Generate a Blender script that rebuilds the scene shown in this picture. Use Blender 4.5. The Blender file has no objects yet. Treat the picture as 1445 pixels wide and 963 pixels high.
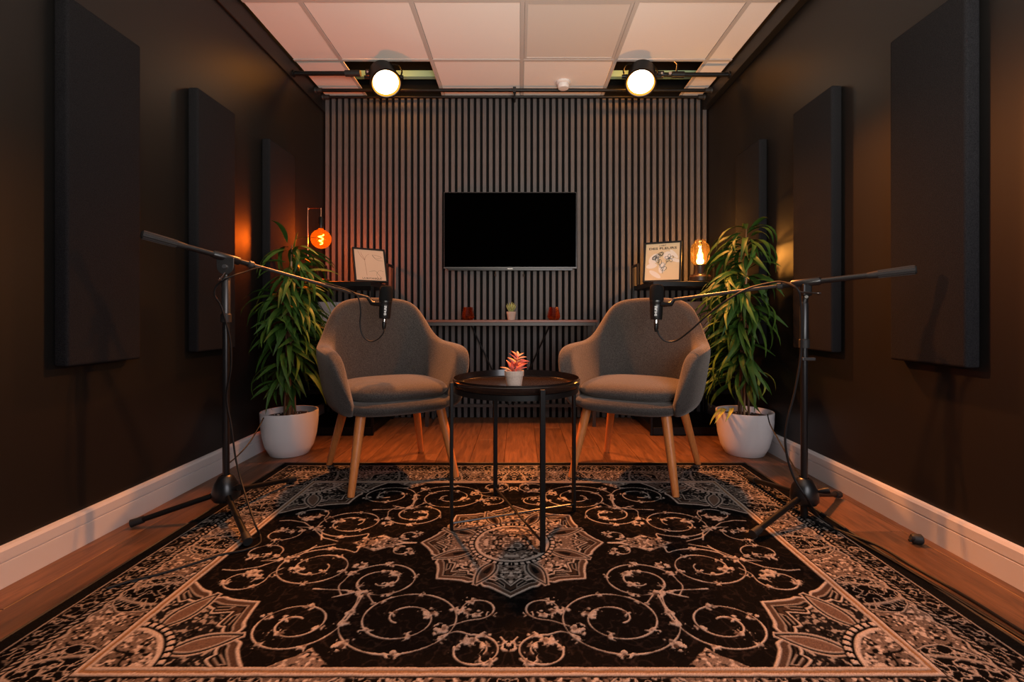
import bpy, bmesh, math, random
import numpy as np
from mathutils import Vector, Matrix, Quaternion

S = bpy.context.scene
COL = S.collection
random.seed(7)
PI = math.pi

# ------------------------------------------------------------------ camera
F, VX, VY, CH = 660.0, 733.0, 446.0, 0.785      # focal length (px of 1445), vanishing point, camera height
cam_d = bpy.data.cameras.new('camera')
cam_d.sensor_width = 36.0
cam_d.lens = F / 1445 * 36
cam_d.shift_x = -(VX - 722.5) / 1445
cam_d.shift_y = -(481.5 - VY) / 1445
cam_d.clip_start = 0.02
cam = bpy.data.objects.new('camera', cam_d)
cam.location = (0, 0, CH)
cam.rotation_euler = (PI / 2, 0, 0)
COL.objects.link(cam)
S.camera = cam

# ------------------------------------------------------------------ world, lights, exposure
w = bpy.data.worlds.new('world')
w.use_nodes = True
w.node_tree.nodes['Background'].inputs[0].default_value = (0.02, 0.02, 0.022, 1)
w.node_tree.nodes['Background'].inputs[1].default_value = 0.3
S.world = w
S.view_settings.view_transform = 'Standard'
S.view_settings.look = 'None'
S.view_settings.gamma = 1
S.view_settings.use_curve_mapping = False
S.view_settings.exposure = 0.0


def light(name, kind, loc, energy, color, aim=None, **kw):
    d = bpy.data.lights.new(name, kind)
    d.energy = energy
    d.color = color
    for k, v in kw.items():
        setattr(d, k, v)
    o = bpy.data.objects.new(name, d)
    o.location = loc
    if aim is not None:
        o.rotation_euler = (Vector(aim) - Vector(loc)).to_track_quat('-Z', 'Y').to_euler()
    COL.objects.link(o)
    return o


light('added_front_fill', 'AREA', (0.95, -0.45, 1.30), 37, (0.98, 0.95, 1.0), (-0.2, 2.6, 2.0), shape='RECTANGLE', size=1.3, size_y=1.2)  # unseen area light added behind the camera for neutral front light, no fixture
light('added_ceiling_fill', 'AREA', (0.1, -0.35, 0.9), 27, (1.0, 0.93, 0.78), (0.15, 2.5, 2.9), shape='RECTANGLE', size=0.8, size_y=0.5, spread=math.radians(95))  # second unseen area light, added only to brighten the ceiling

# ------------------------------------------------------------------ helpers
XL, XR, YB, ZC = -1.504, 1.450, 3.597, 2.465     # room: left, right, back (slat faces), ceiling
YF = -2.7


def P(px, py, y):
    return Vector(((px - VX) / F * y, y, CH + (VY - py) / F * y))


def FL(px, py):
    y = F * CH / (py - VY)
    return Vector(((px - VX) / F * y, y, 0))


class MB:
    def __init__(s):
        s.v = []
        s.f = []

    def add(s, vs, fs, M=None):
        n = len(s.v)
        s.v += [tuple(M @ Vector(p)) if M is not None else tuple(p) for p in vs]
        s.f += [tuple(i + n for i in f) for f in fs]
        return s

    def box(s, c, d, M=None):
        x, y, z = c
        a, b, e = d[0] / 2, d[1] / 2, d[2] / 2
        vs = [(x + i * a, y + j * b, z + k * e) for k in (-1, 1) for j in (-1, 1) for i in (-1, 1)]
        return s.add(vs, [(0, 2, 3, 1), (4, 5, 7, 6), (0, 1, 5, 4), (2, 6, 7, 3), (0, 4, 6, 2), (1, 3, 7, 5)], M)

    def box2(s, lo, hi, M=None):
        return s.box([(a + b) / 2 for a, b in zip(lo, hi)], [b - a for a, b in zip(lo, hi)], M)

    def tube(s, pts, r, n=10, cap=True, M=None, flat=None):
        pts = [Vector(p) for p in pts]
        k = len(pts)
        rs = r if isinstance(r, (list, tuple)) else [r] * k
        vs, fs = [], []
        up = None
        for i, p in enumerate(pts):
            t = (pts[min(i + 1, k - 1)] - pts[max(i - 1, 0)]).normalized()
            if up is None:
                up = Vector((0, 0, 1)) if abs(t.z) < 0.9 else Vector((0, 1, 0))
            u = (up - t * up.dot(t))
            u = u.normalized() if u.length > 1e-6 else t.orthogonal().normalized()
            up = u
            q = t.cross(u)
            for j in range(n):
                a = 2 * PI * j / n
                vs.append(p + (u * math.cos(a) * (flat or 1) + q * math.sin(a)) * rs[i])
        for i in range(k - 1):
            for j in range(n):
                j2 = (j + 1) % n
                fs.append((i * n + j, i * n + j2, (i + 1) * n + j2, (i + 1) * n + j))
        if cap:
            fs.append(tuple(range(n - 1, -1, -1)))
            fs.append(tuple(range((k - 1) * n, k * n)))
        return s.add(vs, fs, M)

    def lathe(s, prof, n=32, M=None, close=False):
        """prof: list of (r, z) about local Z; r=0 makes a pole fan"""
        vs, fs = [], []
        rows = []
        for r, z in prof:
            if r < 1e-6:
                rows.append([len(vs)])
                vs.append((0, 0, z))
            else:
                rows.append(list(range(len(vs), len(vs) + n)))
                vs += [(r * math.cos(2 * PI * j / n), r * math.sin(2 * PI * j / n), z) for j in range(n)]
        for a, b in zip(rows, rows[1:] + ([rows[0]] if close else [])):
            for j in range(n):
                j2 = (j + 1) % n
                if len(a) == 1 and len(b) == 1:
                    continue
                if len(a) == 1:
                    fs.append((a[0], b[j2], b[j]))
                elif len(b) == 1:
                    fs.append((a[j], a[j2], b[0]))
                else:
                    fs.append((a[j], a[j2], b[j2], b[j]))
        return s.add(vs, fs, M)

    def grid(s, rows, closed=False, caps=False):
        """rows of equal-length point lists joined to a sheet"""
        n = len(rows[0])
        vs = [p for r in rows for p in r]
        fs = []
        for i in range(len(rows) - 1):
            for j in range(n if closed else n - 1):
                j2 = (j + 1) % n
                fs.append((i * n + j, i * n + j2, (i + 1) * n + j2, (i + 1) * n + j))
        if caps:
            fs.append(tuple(range(n - 1, -1, -1)))
            fs.append(tuple(range((len(rows) - 1) * n, len(rows) * n)))
        return s.add(vs, fs)

    def build(s, name, mat, parent=None, world=False, smooth=False, bevel=0, seg=2, sub=0, autosmooth=None):
        me = bpy.data.meshes.new(name)
        v = s.v
        if world and parent is not None:
            inv = parent.matrix_basis.inverted()
            v = [tuple(inv @ Vector(p)) for p in v]
        me.from_pydata(v, [], s.f)
        bm = bmesh.new()
        bm.from_mesh(me)
        bmesh.ops.recalc_face_normals(bm, faces=bm.faces)
        if bevel:
            es = [e for e in bm.edges if len(e.link_faces) == 2 and e.calc_face_angle(0) > 0.6]
            bmesh.ops.bevel(bm, geom=es, offset=bevel, segments=seg, profile=0.6, affect='EDGES', clamp_overlap=True)
        if smooth:
            for f in bm.faces:
                f.smooth = True
            ang = autosmooth or 0.7
            for e in bm.edges:
                if len(e.link_faces) == 2 and e.calc_face_angle(0) > ang and not sub:
                    e.smooth = False
        bm.to_mesh(me)
        bm.free()
        me.materials.append(mat)
        o = bpy.data.objects.new(name, me)
        COL.objects.link(o)
        if parent is not None:
            o.parent = parent
        if sub:
            m = o.modifiers.new('subd', 'SUBSURF')
            m.levels = sub
            m.render_levels = sub
        return o


def thing(name, label, cat, loc=(0, 0, 0), rot=None, group=None):
    o = bpy.data.objects.new(name, None)
    o.empty_display_size = 0.1
    COL.objects.link(o)
    R = rot.to_matrix().to_4x4() if rot is not None else Matrix.Identity(4)
    o.matrix_basis = Matrix.Translation(Vector(loc)) @ R
    tag(o, label, cat, group)
    return o


def tag(o, label, cat, group=None):
    o['label'] = label
    o['category'] = cat
    if group:
        o['group'] = group
    return o


def struct(o, label=None):
    o['kind'] = 'structure'
    if label:
        o['label'] = label
    return o


def copy_part(src, parent, M):
    c = src.copy()
    COL.objects.link(c)
    c.parent = parent
    c.matrix_basis = M
    return c


def catmull(pts, n=8):
    pts = [Vector(p) for p in pts]
    q = [pts[0] * 2 - pts[1]] + pts + [pts[-1] * 2 - pts[-2]]
    out = []
    for i in range(1, len(q) - 2):
        a, b, c, d = q[i - 1:i + 3]
        for k in range(n):
            t = k / n
            out.append(0.5 * ((2 * b) + (c - a) * t + (2 * a - 5 * b + 4 * c - d) * t * t + (3 * b - a - 3 * c + d) * t ** 3))
    out.append(pts[-1])
    return out


def text_part(name, s, size, mat, parent, M, width=None, extrude=0.0004, bold=0.0):
    c = bpy.data.curves.new(name, 'FONT')
    c.body = s
    c.size = size
    c.align_x = 'CENTER'
    c.align_y = 'CENTER'
    c.extrude = extrude
    c.offset = bold
    c.resolution_u = 3
    o = bpy.data.objects.new(name, c)
    COL.objects.link(o)
    dg = bpy.context.evaluated_depsgraph_get()
    me = bpy.data.meshes.new_from_object(o.evaluated_get(dg))
    bpy.data.objects.remove(o)
    if width:
        xs = [v.co.x for v in me.vertices]
        k = width / (max(xs) - min(xs))
        for v in me.vertices:
            v.co.x *= k
    me.materials.clear()
    me.materials.append(mat)
    t = bpy.data.objects.new(name, me)
    COL.objects.link(t)
    t.parent = parent
    t.matrix_basis = M
    return t


# ------------------------------------------------------------------ materials
def nodes(name):
    m = bpy.data.materials.new(name)
    m.use_nodes = True
    nt = m.node_tree
    return m, nt, nt.nodes['Principled BSDF']


def mat(name, c, rough=0.5, metal=0.0, spec=0.5, bump=0.0, scale=200.0, vary=0.0, stretch=(1, 1, 1), detail=3.0, sheen=0.0, coat=0.0):
    m, nt, b = nodes(name)
    b.inputs['Base Color'].default_value = (*c, 1)
    b.inputs['Roughness'].default_value = rough
    b.inputs['Metallic'].default_value = metal
    b.inputs['Specular IOR Level'].default_value = spec
    if sheen:
        b.inputs['Sheen Weight'].default_value = sheen
        b.inputs['Sheen Roughness'].default_value = 0.42
        b.inputs['Sheen Tint'].default_value = (1.0, 0.9, 0.8, 1)
    if coat:
        b.inputs['Coat Weight'].default_value = coat
    if bump or vary:
        tc = nt.nodes.new('ShaderNodeTexCoord')
        mp = nt.nodes.new('ShaderNodeMapping')
        mp.inputs['Scale'].default_value = stretch
        nt.links.new(tc.outputs['Object'], mp.inputs['Vector'])
        nz = nt.nodes.new('ShaderNodeTexNoise')
        nz.inputs['Scale'].default_value = scale
        nz.inputs['Detail'].default_value = detail
        nt.links.new(mp.outputs[0], nz.inputs['Vector'])
        if bump:
            bp = nt.nodes.new('ShaderNodeBump')
            bp.inputs['Strength'].default_value = bump
            bp.inputs['Distance'].default_value = 0.002
            nt.links.new(nz.outputs['Fac'], bp.inputs['Height'])
            nt.links.new(bp.outputs[0], b.inputs['Normal'])
        if vary:
            rp = nt.nodes.new('ShaderNodeValToRGB')
            rp.color_ramp.elements[0].position = 0.3
            rp.color_ramp.elements[1].position = 0.7
            rp.color_ramp.elements[0].color = (*[x * (1 - vary) for x in c], 1)
            rp.color_ramp.elements[1].color = (*[min(1, x * (1 + vary)) for x in c], 1)
            nt.links.new(nz.outputs['Fac'], rp.inputs[0])
            nt.links.new(rp.outputs[0], b.inputs['Base Color'])
    return m


def emit(name, c, s):
    m = bpy.data.materials.new(name)
    m.use_nodes = True
    nt = m.node_tree
    nt.nodes.clear()
    e = nt.nodes.new('ShaderNodeEmission')
    e.inputs[0].default_value = (*c, 1)
    e.inputs[1].default_value = s
    o = nt.nodes.new('ShaderNodeOutputMaterial')
    nt.links.new(e.outputs[0], o.inputs[0])
    return m


def glass(name, tint, glossy=0.12, rough=0.03, body=0.0, bodycol=(1, .3, .05)):
    m = bpy.data.materials.new(name)
    m.use_nodes = True
    nt = m.node_tree
    nt.nodes.clear()
    tr = nt.nodes.new('ShaderNodeBsdfTransparent')
    tr.inputs[0].default_value = (*tint, 1)
    gl = nt.nodes.new('ShaderNodeBsdfGlossy')
    gl.inputs['Roughness'].default_value = rough
    gl.inputs[0].default_value = (1, .95, .9, 1)
    fr = nt.nodes.new('ShaderNodeLayerWeight')
    fr.inputs[0].default_value = glossy
    mx = nt.nodes.new('ShaderNodeMixShader')
    nt.links.new(fr.outputs['Fresnel'], mx.inputs[0])
    nt.links.new(tr.outputs[0], mx.inputs[1])
    nt.links.new(gl.outputs[0], mx.inputs[2])
    last = mx
    if body:
        tl = nt.nodes.new('ShaderNodeBsdfTranslucent')
        tl.inputs[0].default_value = (*bodycol, 1)
        m2 = nt.nodes.new('ShaderNodeMixShader')
        m2.inputs[0].default_value = body
        nt.links.new(mx.outputs[0], m2.inputs[1])
        nt.links.new(tl.outputs[0], m2.inputs[2])
        last = m2
    o = nt.nodes.new('ShaderNodeOutputMaterial')
    nt.links.new(last.outputs[0], o.inputs[0])
    return m


def wood(name, c1, c2, scale=6.0, stretch=(9, 0.8, 9), rough=0.4, rnd=0.35, bump=0.15):
    m, nt, b = nodes(name)
    tc = nt.nodes.new('ShaderNodeTexCoord')
    oi = nt.nodes.new('ShaderNodeObjectInfo')
    ad = nt.nodes.new('ShaderNodeVectorMath')
    ad.operation = 'MULTIPLY_ADD'
    ad.inputs[1].default_value = (1, 1, 1)
    cx = nt.nodes.new('ShaderNodeCombineXYZ')
    ml = nt.nodes.new('ShaderNodeMath')
    ml.operation = 'MULTIPLY'
    ml.inputs[1].default_value = 37.0
    nt.links.new(oi.outputs['Random'], ml.inputs[0])
    for i in range(3):
        nt.links.new(ml.outputs[0], cx.inputs[i])
    nt.links.new(tc.outputs['Object'], ad.inputs[0])
    nt.links.new(cx.outputs[0], ad.inputs[2])
    mp = nt.nodes.new('ShaderNodeMapping')
    mp.inputs['Scale'].default_value = stretch
    nt.links.new(ad.outputs[0], mp.inputs['Vector'])
    nz = nt.nodes.new('ShaderNodeTexNoise')
    nz.inputs['Scale'].default_value = scale
    nz.inputs['Detail'].default_value = 6
    nz.inputs['Roughness'].default_value = 0.65
    nz.inputs['Distortion'].default_value = 0.8
    nt.links.new(mp.outputs[0], nz.inputs['Vector'])
    rp = nt.nodes.new('ShaderNodeValToRGB')
    rp.color_ramp.elements[0].position = 0.33
    rp.color_ramp.elements[1].position = 0.68
    rp.color_ramp.elements[0].color = (*c1, 1)
    rp.color_ramp.elements[1].color = (*c2, 1)
    nt.links.new(nz.outputs['Fac'], rp.inputs[0])
    hs = nt.nodes.new('ShaderNodeHueSaturation')
    mr = nt.nodes.new('ShaderNodeMapRange')
    mr.inputs['To Min'].default_value = 1 - rnd
    mr.inputs['To Max'].default_value = 1 + rnd
    nt.links.new(oi.outputs['Random'], mr.inputs['Value'])
    nt.links.new(mr.outputs[0], hs.inputs['Value'])
    nt.links.new(rp.outputs[0], hs.inputs['Color'])
    nt.links.new(hs.outputs[0], b.inputs['Base Color'])
    b.inputs['Roughness'].default_value = rough
    bp = nt.nodes.new('ShaderNodeBump')
    bp.inputs['Strength'].default_value = bump
    bp.inputs['Distance'].default_value = 0.002
    nt.links.new(nz.outputs['Fac'], bp.inputs['Height'])
    nt.links.new(bp.outputs[0], b.inputs['Normal'])
    return m


M_wall = mat('black_wall_paint', (0.0065, 0.0060, 0.0054), 0.45, spec=0.40, bump=0.05, scale=260)
M_panel = mat('charcoal_acoustic_fabric', (0.016, 0.0155, 0.0165), 0.98, spec=0.06, bump=0.6, scale=420, vary=0.5)
M_slat = mat('charcoal_slat_veneer', (0.088, 0.080, 0.080), 0.55, spec=0.4, bump=0.12, scale=40, vary=0.25, stretch=(14, 14, 0.5))
M_felt = mat('black_felt', (0.006, 0.006, 0.006), 0.95, spec=0.1)
M_tile = mat('ceiling_tile_white', (0.83, 0.77, 0.73), 0.9, spec=0.2, bump=0.2, scale=300, vary=0.04)
M_led = mat('led_panel_diffuser', (0.68, 0.61, 0.56), 0.5, spec=0.4)
M_tbar = mat('ceiling_grid_white', (0.52, 0.47, 0.44), 0.5)
M_void = mat('void_dark_concrete', (0.03, 0.028, 0.026), 0.9)
M_batten = mat('pale_green_batten', (0.22, 0.42, 0.34), 0.7)
M_skirt = mat('white_gloss_trim', (0.50, 0.49, 0.50), 0.4, spec=0.4)
M_floor = wood('oak_floor', (0.060, 0.026, 0.012), (0.178, 0.080, 0.037), rough=0.42, rnd=0.22)
M_beech = wood('beech_leg', (0.56, 0.175, 0.04), (0.70, 0.25, 0.07), scale=10, stretch=(12, 12, 1.0), rough=0.42, rnd=0.05, bump=0.05)
M_walnut = wood('walnut_top', (0.10, 0.03, 0.016), (0.22, 0.075, 0.04), scale=10, stretch=(1, 9, 9), rough=0.4, rnd=0.05)
M_fabric = mat('taupe_weave', (0.058, 0.053, 0.049), 0.97, spec=0.08, bump=0.9, scale=230, vary=0.42, detail=4, sheen=0.26)
M_black = mat('black_powder_coat', (0.0045, 0.0045, 0.0045), 0.42, spec=0.3)
M_blacktray = mat('black_tray_lacquer', (0.010, 0.006, 0.005), 0.22, spec=0.5)
M_satin = mat('black_satin_metal', (0.008, 0.008, 0.0085), 0.32, spec=0.5)
M_gun = mat('gunmetal', (0.075, 0.073, 0.072), 0.38, metal=0.7)
M_chrome = mat('chrome', (0.65, 0.62, 0.6), 0.18, metal=1.0)
M_rubber = mat('black_rubber', (0.010, 0.010, 0.010), 0.6)
M_foam = mat('black_mic_foam', (0.008, 0.008, 0.008), 0.95, spec=0.1, bump=0.8, scale=500)
M_cable = mat('black_cable', (0.005, 0.005, 0.0055), 0.55, spec=0.3)
M_screen = mat('tv_screen', (0.0004, 0.0004, 0.0004), 0.5, spec=0.0)
M_bezel = mat('tv_bezel', (0.02, 0.02, 0.021), 0.3, spec=0.5)
M_silver = mat('silver_strip', (0.09, 0.088, 0.088), 0.4, metal=0.5)
M_steel = mat('grey_console_steel', (0.055, 0.053, 0.052), 0.45, metal=0.2)
M_pot = mat('white_ceramic', (0.72, 0.70, 0.70), 0.32, spec=0.45)
M_soil = mat('potting_soil', (0.035, 0.018, 0.012), 0.95, bump=1.0, scale=90, vary=0.6)
M_pebble = mat('perlite', (0.6, 0.58, 0.55), 0.8)
M_cement = mat('pinkish_clay', (0.46, 0.36, 0.30), 0.85, bump=0.25, scale=180, vary=0.12)
M_leaf = mat('leaf_green', (0.030, 0.075, 0.012), 0.5, spec=0.18, vary=0.45, scale=9, detail=1)
M_leaf2 = mat('leaf_young_green', (0.065, 0.130, 0.020), 0.48, spec=0.2, vary=0.3, scale=9, detail=1)
M_dry = mat('leaf_dry_yellow', (0.30, 0.31, 0.045), 0.6, vary=0.4, scale=30)
M_stem = mat('stem_brown', (0.16, 0.09, 0.05), 0.7)
M_cane = mat('bamboo_cane', (0.45, 0.27, 0.13), 0.5)
M_coral = mat('coral_leaf', (0.72, 0.13, 0.085), 0.42, vary=0.35, scale=28, detail=1)
M_coral2 = mat('pale_coral_leaf', (0.82, 0.38, 0.20), 0.42, vary=0.2, scale=28, detail=1)
M_aloe = mat('pale_green_succulent', (0.30, 0.36, 0.13), 0.5, vary=0.25, scale=60)
M_paper_l = mat('blush_paper', (0.80, 0.50, 0.33), 0.8)
M_paper_r = mat('sand_paper', (0.72, 0.55, 0.33), 0.8)
M_white = mat('off_white_print', (0.80, 0.72, 0.62), 0.8)
M_card = mat('white_card', (0.62, 0.55, 0.52), 0.8)
M_ink = mat('black_ink', (0.02, 0.017, 0.015), 0.7)
M_inkred = mat('rust_ink', (0.42, 0.14, 0.08), 0.7)
M_whiteink = mat('white_lettering', (0.75, 0.74, 0.73), 0.5)
M_copper = mat('brushed_copper', (0.62, 0.28, 0.15), 0.25, metal=1.0)
M_detector = mat('white_plastic', (0.72, 0.68, 0.66), 0.45)
M_brownbase = mat('dark_wood_lamp_base', (0.07, 0.032, 0.018), 0.35)
M_bulb_l = glass('amber_globe_glass', (1.0, 0.42, 0.10), 0.10, body=0.014, bodycol=(1, 0.25, 0.03))
M_bulb_r = glass('clear_gold_glass', (1.0, 0.88, 0.66), 0.22, body=0.01, bodycol=(1, 0.6, 0.2))
M_votive = glass('brown_votive_glass', (0.78, 0.34, 0.15), 0.40, rough=0.08, body=0.14, bodycol=(0.75, 0.26, 0.10))
M_fil_l = emit('filament_orange', (1.0, 0.50, 0.10), 60)
M_fil_r = emit('filament_gold', (1.0, 0.66, 0.24), 60)
M_glow_r = emit('lit_bulb_envelope', (1.0, 0.62, 0.20), 22)
M_lens = emit('spot_lens_lit', (1.0, 0.86, 0.66), 9.0)
M_lensrim = emit('spot_rim_glow', (1.0, 0.36, 0.03), 1.6)  # emission stands in for lamp light caught on the reflector rim

# ------------------------------------------------------------------ setting: floor
fl = struct(MB().box2((XL - .1, YF, -.12), (XR + .1, YB + .2, -.012)).build('floor', M_floor))
MB().box2((XL, YF, -.012), (XR, 0.0, 0.0)).build('floor_behind', M_floor, fl)
pw = 0.185
i = 0
x = XL - 0.06
while x < XR:
    x0, x1 = max(x, XL), min(x + pw, XR)
    y = -0.0 - (i * 0.47 % 1.25)
    while y < YB + .02:
        y0, y1 = max(y, 0.0), min(y + 1.25, YB + .02)
        if y1 - y0 > .02:
            MB().box2((x0 + .0008, y0 + .0008, -.012), (x1 - .0008, y1 - .0008, 0.0)).build('floor_plank', M_floor, fl, bevel=0.0012, seg=1)
        y += 1.25
    x += pw
    i += 1

# ------------------------------------------------------------------ setting: walls
struct(MB().box2((XL - .1, YF, 0), (XL, YB + .1, 3.0)).build('wall_left', M_wall))
struct(MB().box2((XR, YF, 0), (XR + .1, YB + .1, 3.0)).build('wall_right', M_wall))
struct(MB().box2((XL - .1, YF - .1, 0), (XR + .1, YF, 3.0)).build('wall_front', M_wall))
wb = struct(MB().box2((XL, YB + .02, 0), (XR, YB + .12, 3.0)).build('wall_back', M_felt))
ns = 61
pitch = (XR - XL) / ns
sl = None
for i in range(ns):
    xc = XL + (i + .5) * pitch
    if sl is None:
        sl = MB().box((0, 0, 0), (.0275, .02, ZC - .004)).build('slat', M_slat, wb, bevel=.0015, seg=1)
        sl.location = (xc, YB + .01, ZC / 2)
    else:
        copy_part(sl, wb, Matrix.Translation((xc, YB + .01, ZC / 2)))

# black fascia under the ceiling edge
TL, TR = XL + .012, 1.405
struct(MB().box2((XL, YF, ZC - .118), (TL, YB, ZC)).build('trim_1', M_wall, bevel=.003))
struct(MB().box2((TR, YF, ZC - .095), (XR, YB, ZC)).build('trim_2', M_wall, bevel=.003))

# skirting boards: lower face, groove, upper face and rounded top
def skirting(name, xw, sgn, y0, y1):
    prof = [(0, 0), (.018, 0), (.018, .070), (.0145, .0715), (.0145, .0745), (.018, .076), (.018, .106), (.013, .115), (.0, .118)]
    m = MB()
    rows = [[(xw + sgn * a, y, z) for a, z in prof] for y in (y0, y1)]
    m.grid(rows, closed=True, caps=True)
    return struct(m.build(name, M_skirt))


skirting('baseboard_left', XL, 1, YF, YB)
skirting('baseboard_right', XR, -1, YF, YB)

# ------------------------------------------------------------------ setting: suspended ceiling
gx = [TL, -1.173, -.579, .0168, .630, 1.2286, TR]
gy = [1.91, 2.49, 3.071, YB]
ce = struct(MB().box2((XL, YF, ZC), (XR, gy[0] - .012, ZC + .03)).build('ceiling', M_tile))
MB().box2((XL, gy[0] - .012, 2.93), (XR, YB + .02, 3.0)).build('soffit_slab', M_void, ce)
MB().box2((XL, gy[0] - .04, ZC + .03), (XR, gy[0] - .012, 2.93)).build('void_partition', M_void, ce)
for g in gx[1:-1]:
    MB().box2((g - .012, gy[0], ZC - .003), (g + .012, YB, ZC + .004)).add([], []).build('ceiling_bar', M_tbar, ce, bevel=.001, seg=1)
for g in gy[1:3]:
    for a, b in zip(gx[:-1], gx[1:]):
        MB().box2((a + .012, g - .012, ZC - .003), (b - .012, g + .012, ZC + .004)).build('ceiling_bar', M_tbar, ce, bevel=.001, seg=1)
MB().box2((TL, YB - .022, ZC - .003), (TR, YB, ZC + .004)).build('edge_bar', M_tbar, ce)
for r in range(3):
    for c in range(6):
        a, b, y0, y1 = gx[c], gx[c + 1], gy[r], gy[r + 1]
        if r == 2 and c in (1, 4):
            continue
        if r == 1 and c == 3:
            o = MB().box2((a + .03, y0 + .03, ZC + .002), (b - .03, y1 - .03, ZC + .02)).build('light_panel', M_led, ce)
            o['label'] = 'smooth unlit light panel set in the ceiling grid'
            fr = MB()
            for lo, hi in (((a + .013, y0 + .013), (a + .03, y1 - .013)), ((b - .03, y0 + .013), (b - .013, y1 - .013)), ((a + .03, y0 + .013), (b - .03, y0 + .03)), ((a + .03, y1 - .03), (b - .03, y1 - .013))):
                fr.box2((*lo, ZC - .001), (*hi, ZC + .02))
            fr.build('panel_frame', M_tbar, o, world=False, bevel=.001, seg=1)
            continue
        MB().box2((a + .0125, y0 + .0125, ZC + .0016), (b - .0125, y1 - .0125, ZC + .018)).build('ceiling_tile', M_tile, ce, bevel=.003, seg=1)
for c in (1, 4):
    MB().box2((gx[c] - .1, 3.46, 2.557), (gx[c + 1] + .1, 3.5, 2.602)).build('void_batten', M_batten, ce)

# ------------------------------------------------------------------ acoustic panels
def wall_panel(xw, sgn, y0, y1, label):
    t = thing('acoustic_panel', label, 'wall panel', (xw, (y0 + y1) / 2, .62), group='charcoal acoustic panels on the side walls')
    m = MB().box2((min(xw, xw + sgn * .048), y0, .62), (max(xw, xw + sgn * .048), y1, 1.822))
    m.build('fabric_cover', M_panel, t, world=True, bevel=.010, seg=3, smooth=True)
    m = MB().box2((min(xw, xw + sgn * .006), y0 + .03, .65), (max(xw, xw + sgn * .006), y1 - .03, 1.79))
    return t


for k, (a, b) in enumerate(((1.507, 1.80), (2.118, 2.40), (2.727, 3.04))):
    wall_panel(XL, 1, a, b, ('charcoal acoustic panel on the left wall, nearest the camera', 'charcoal acoustic panel, middle of three on the left wall behind the microphone stand', 'charcoal acoustic panel on left wall beside the amber globe lamp')[k])
for k, (a, b) in enumerate(((1.469, 1.772), (2.10, 2.40), (2.734, 3.04))):
    wall_panel(XR, -1, a, b, ('large charcoal acoustic panel on the right wall, nearest the camera', 'charcoal acoustic panel, middle of three on the right wall', 'charcoal acoustic panel on right wall behind the tall potted plant')[k])

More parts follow.
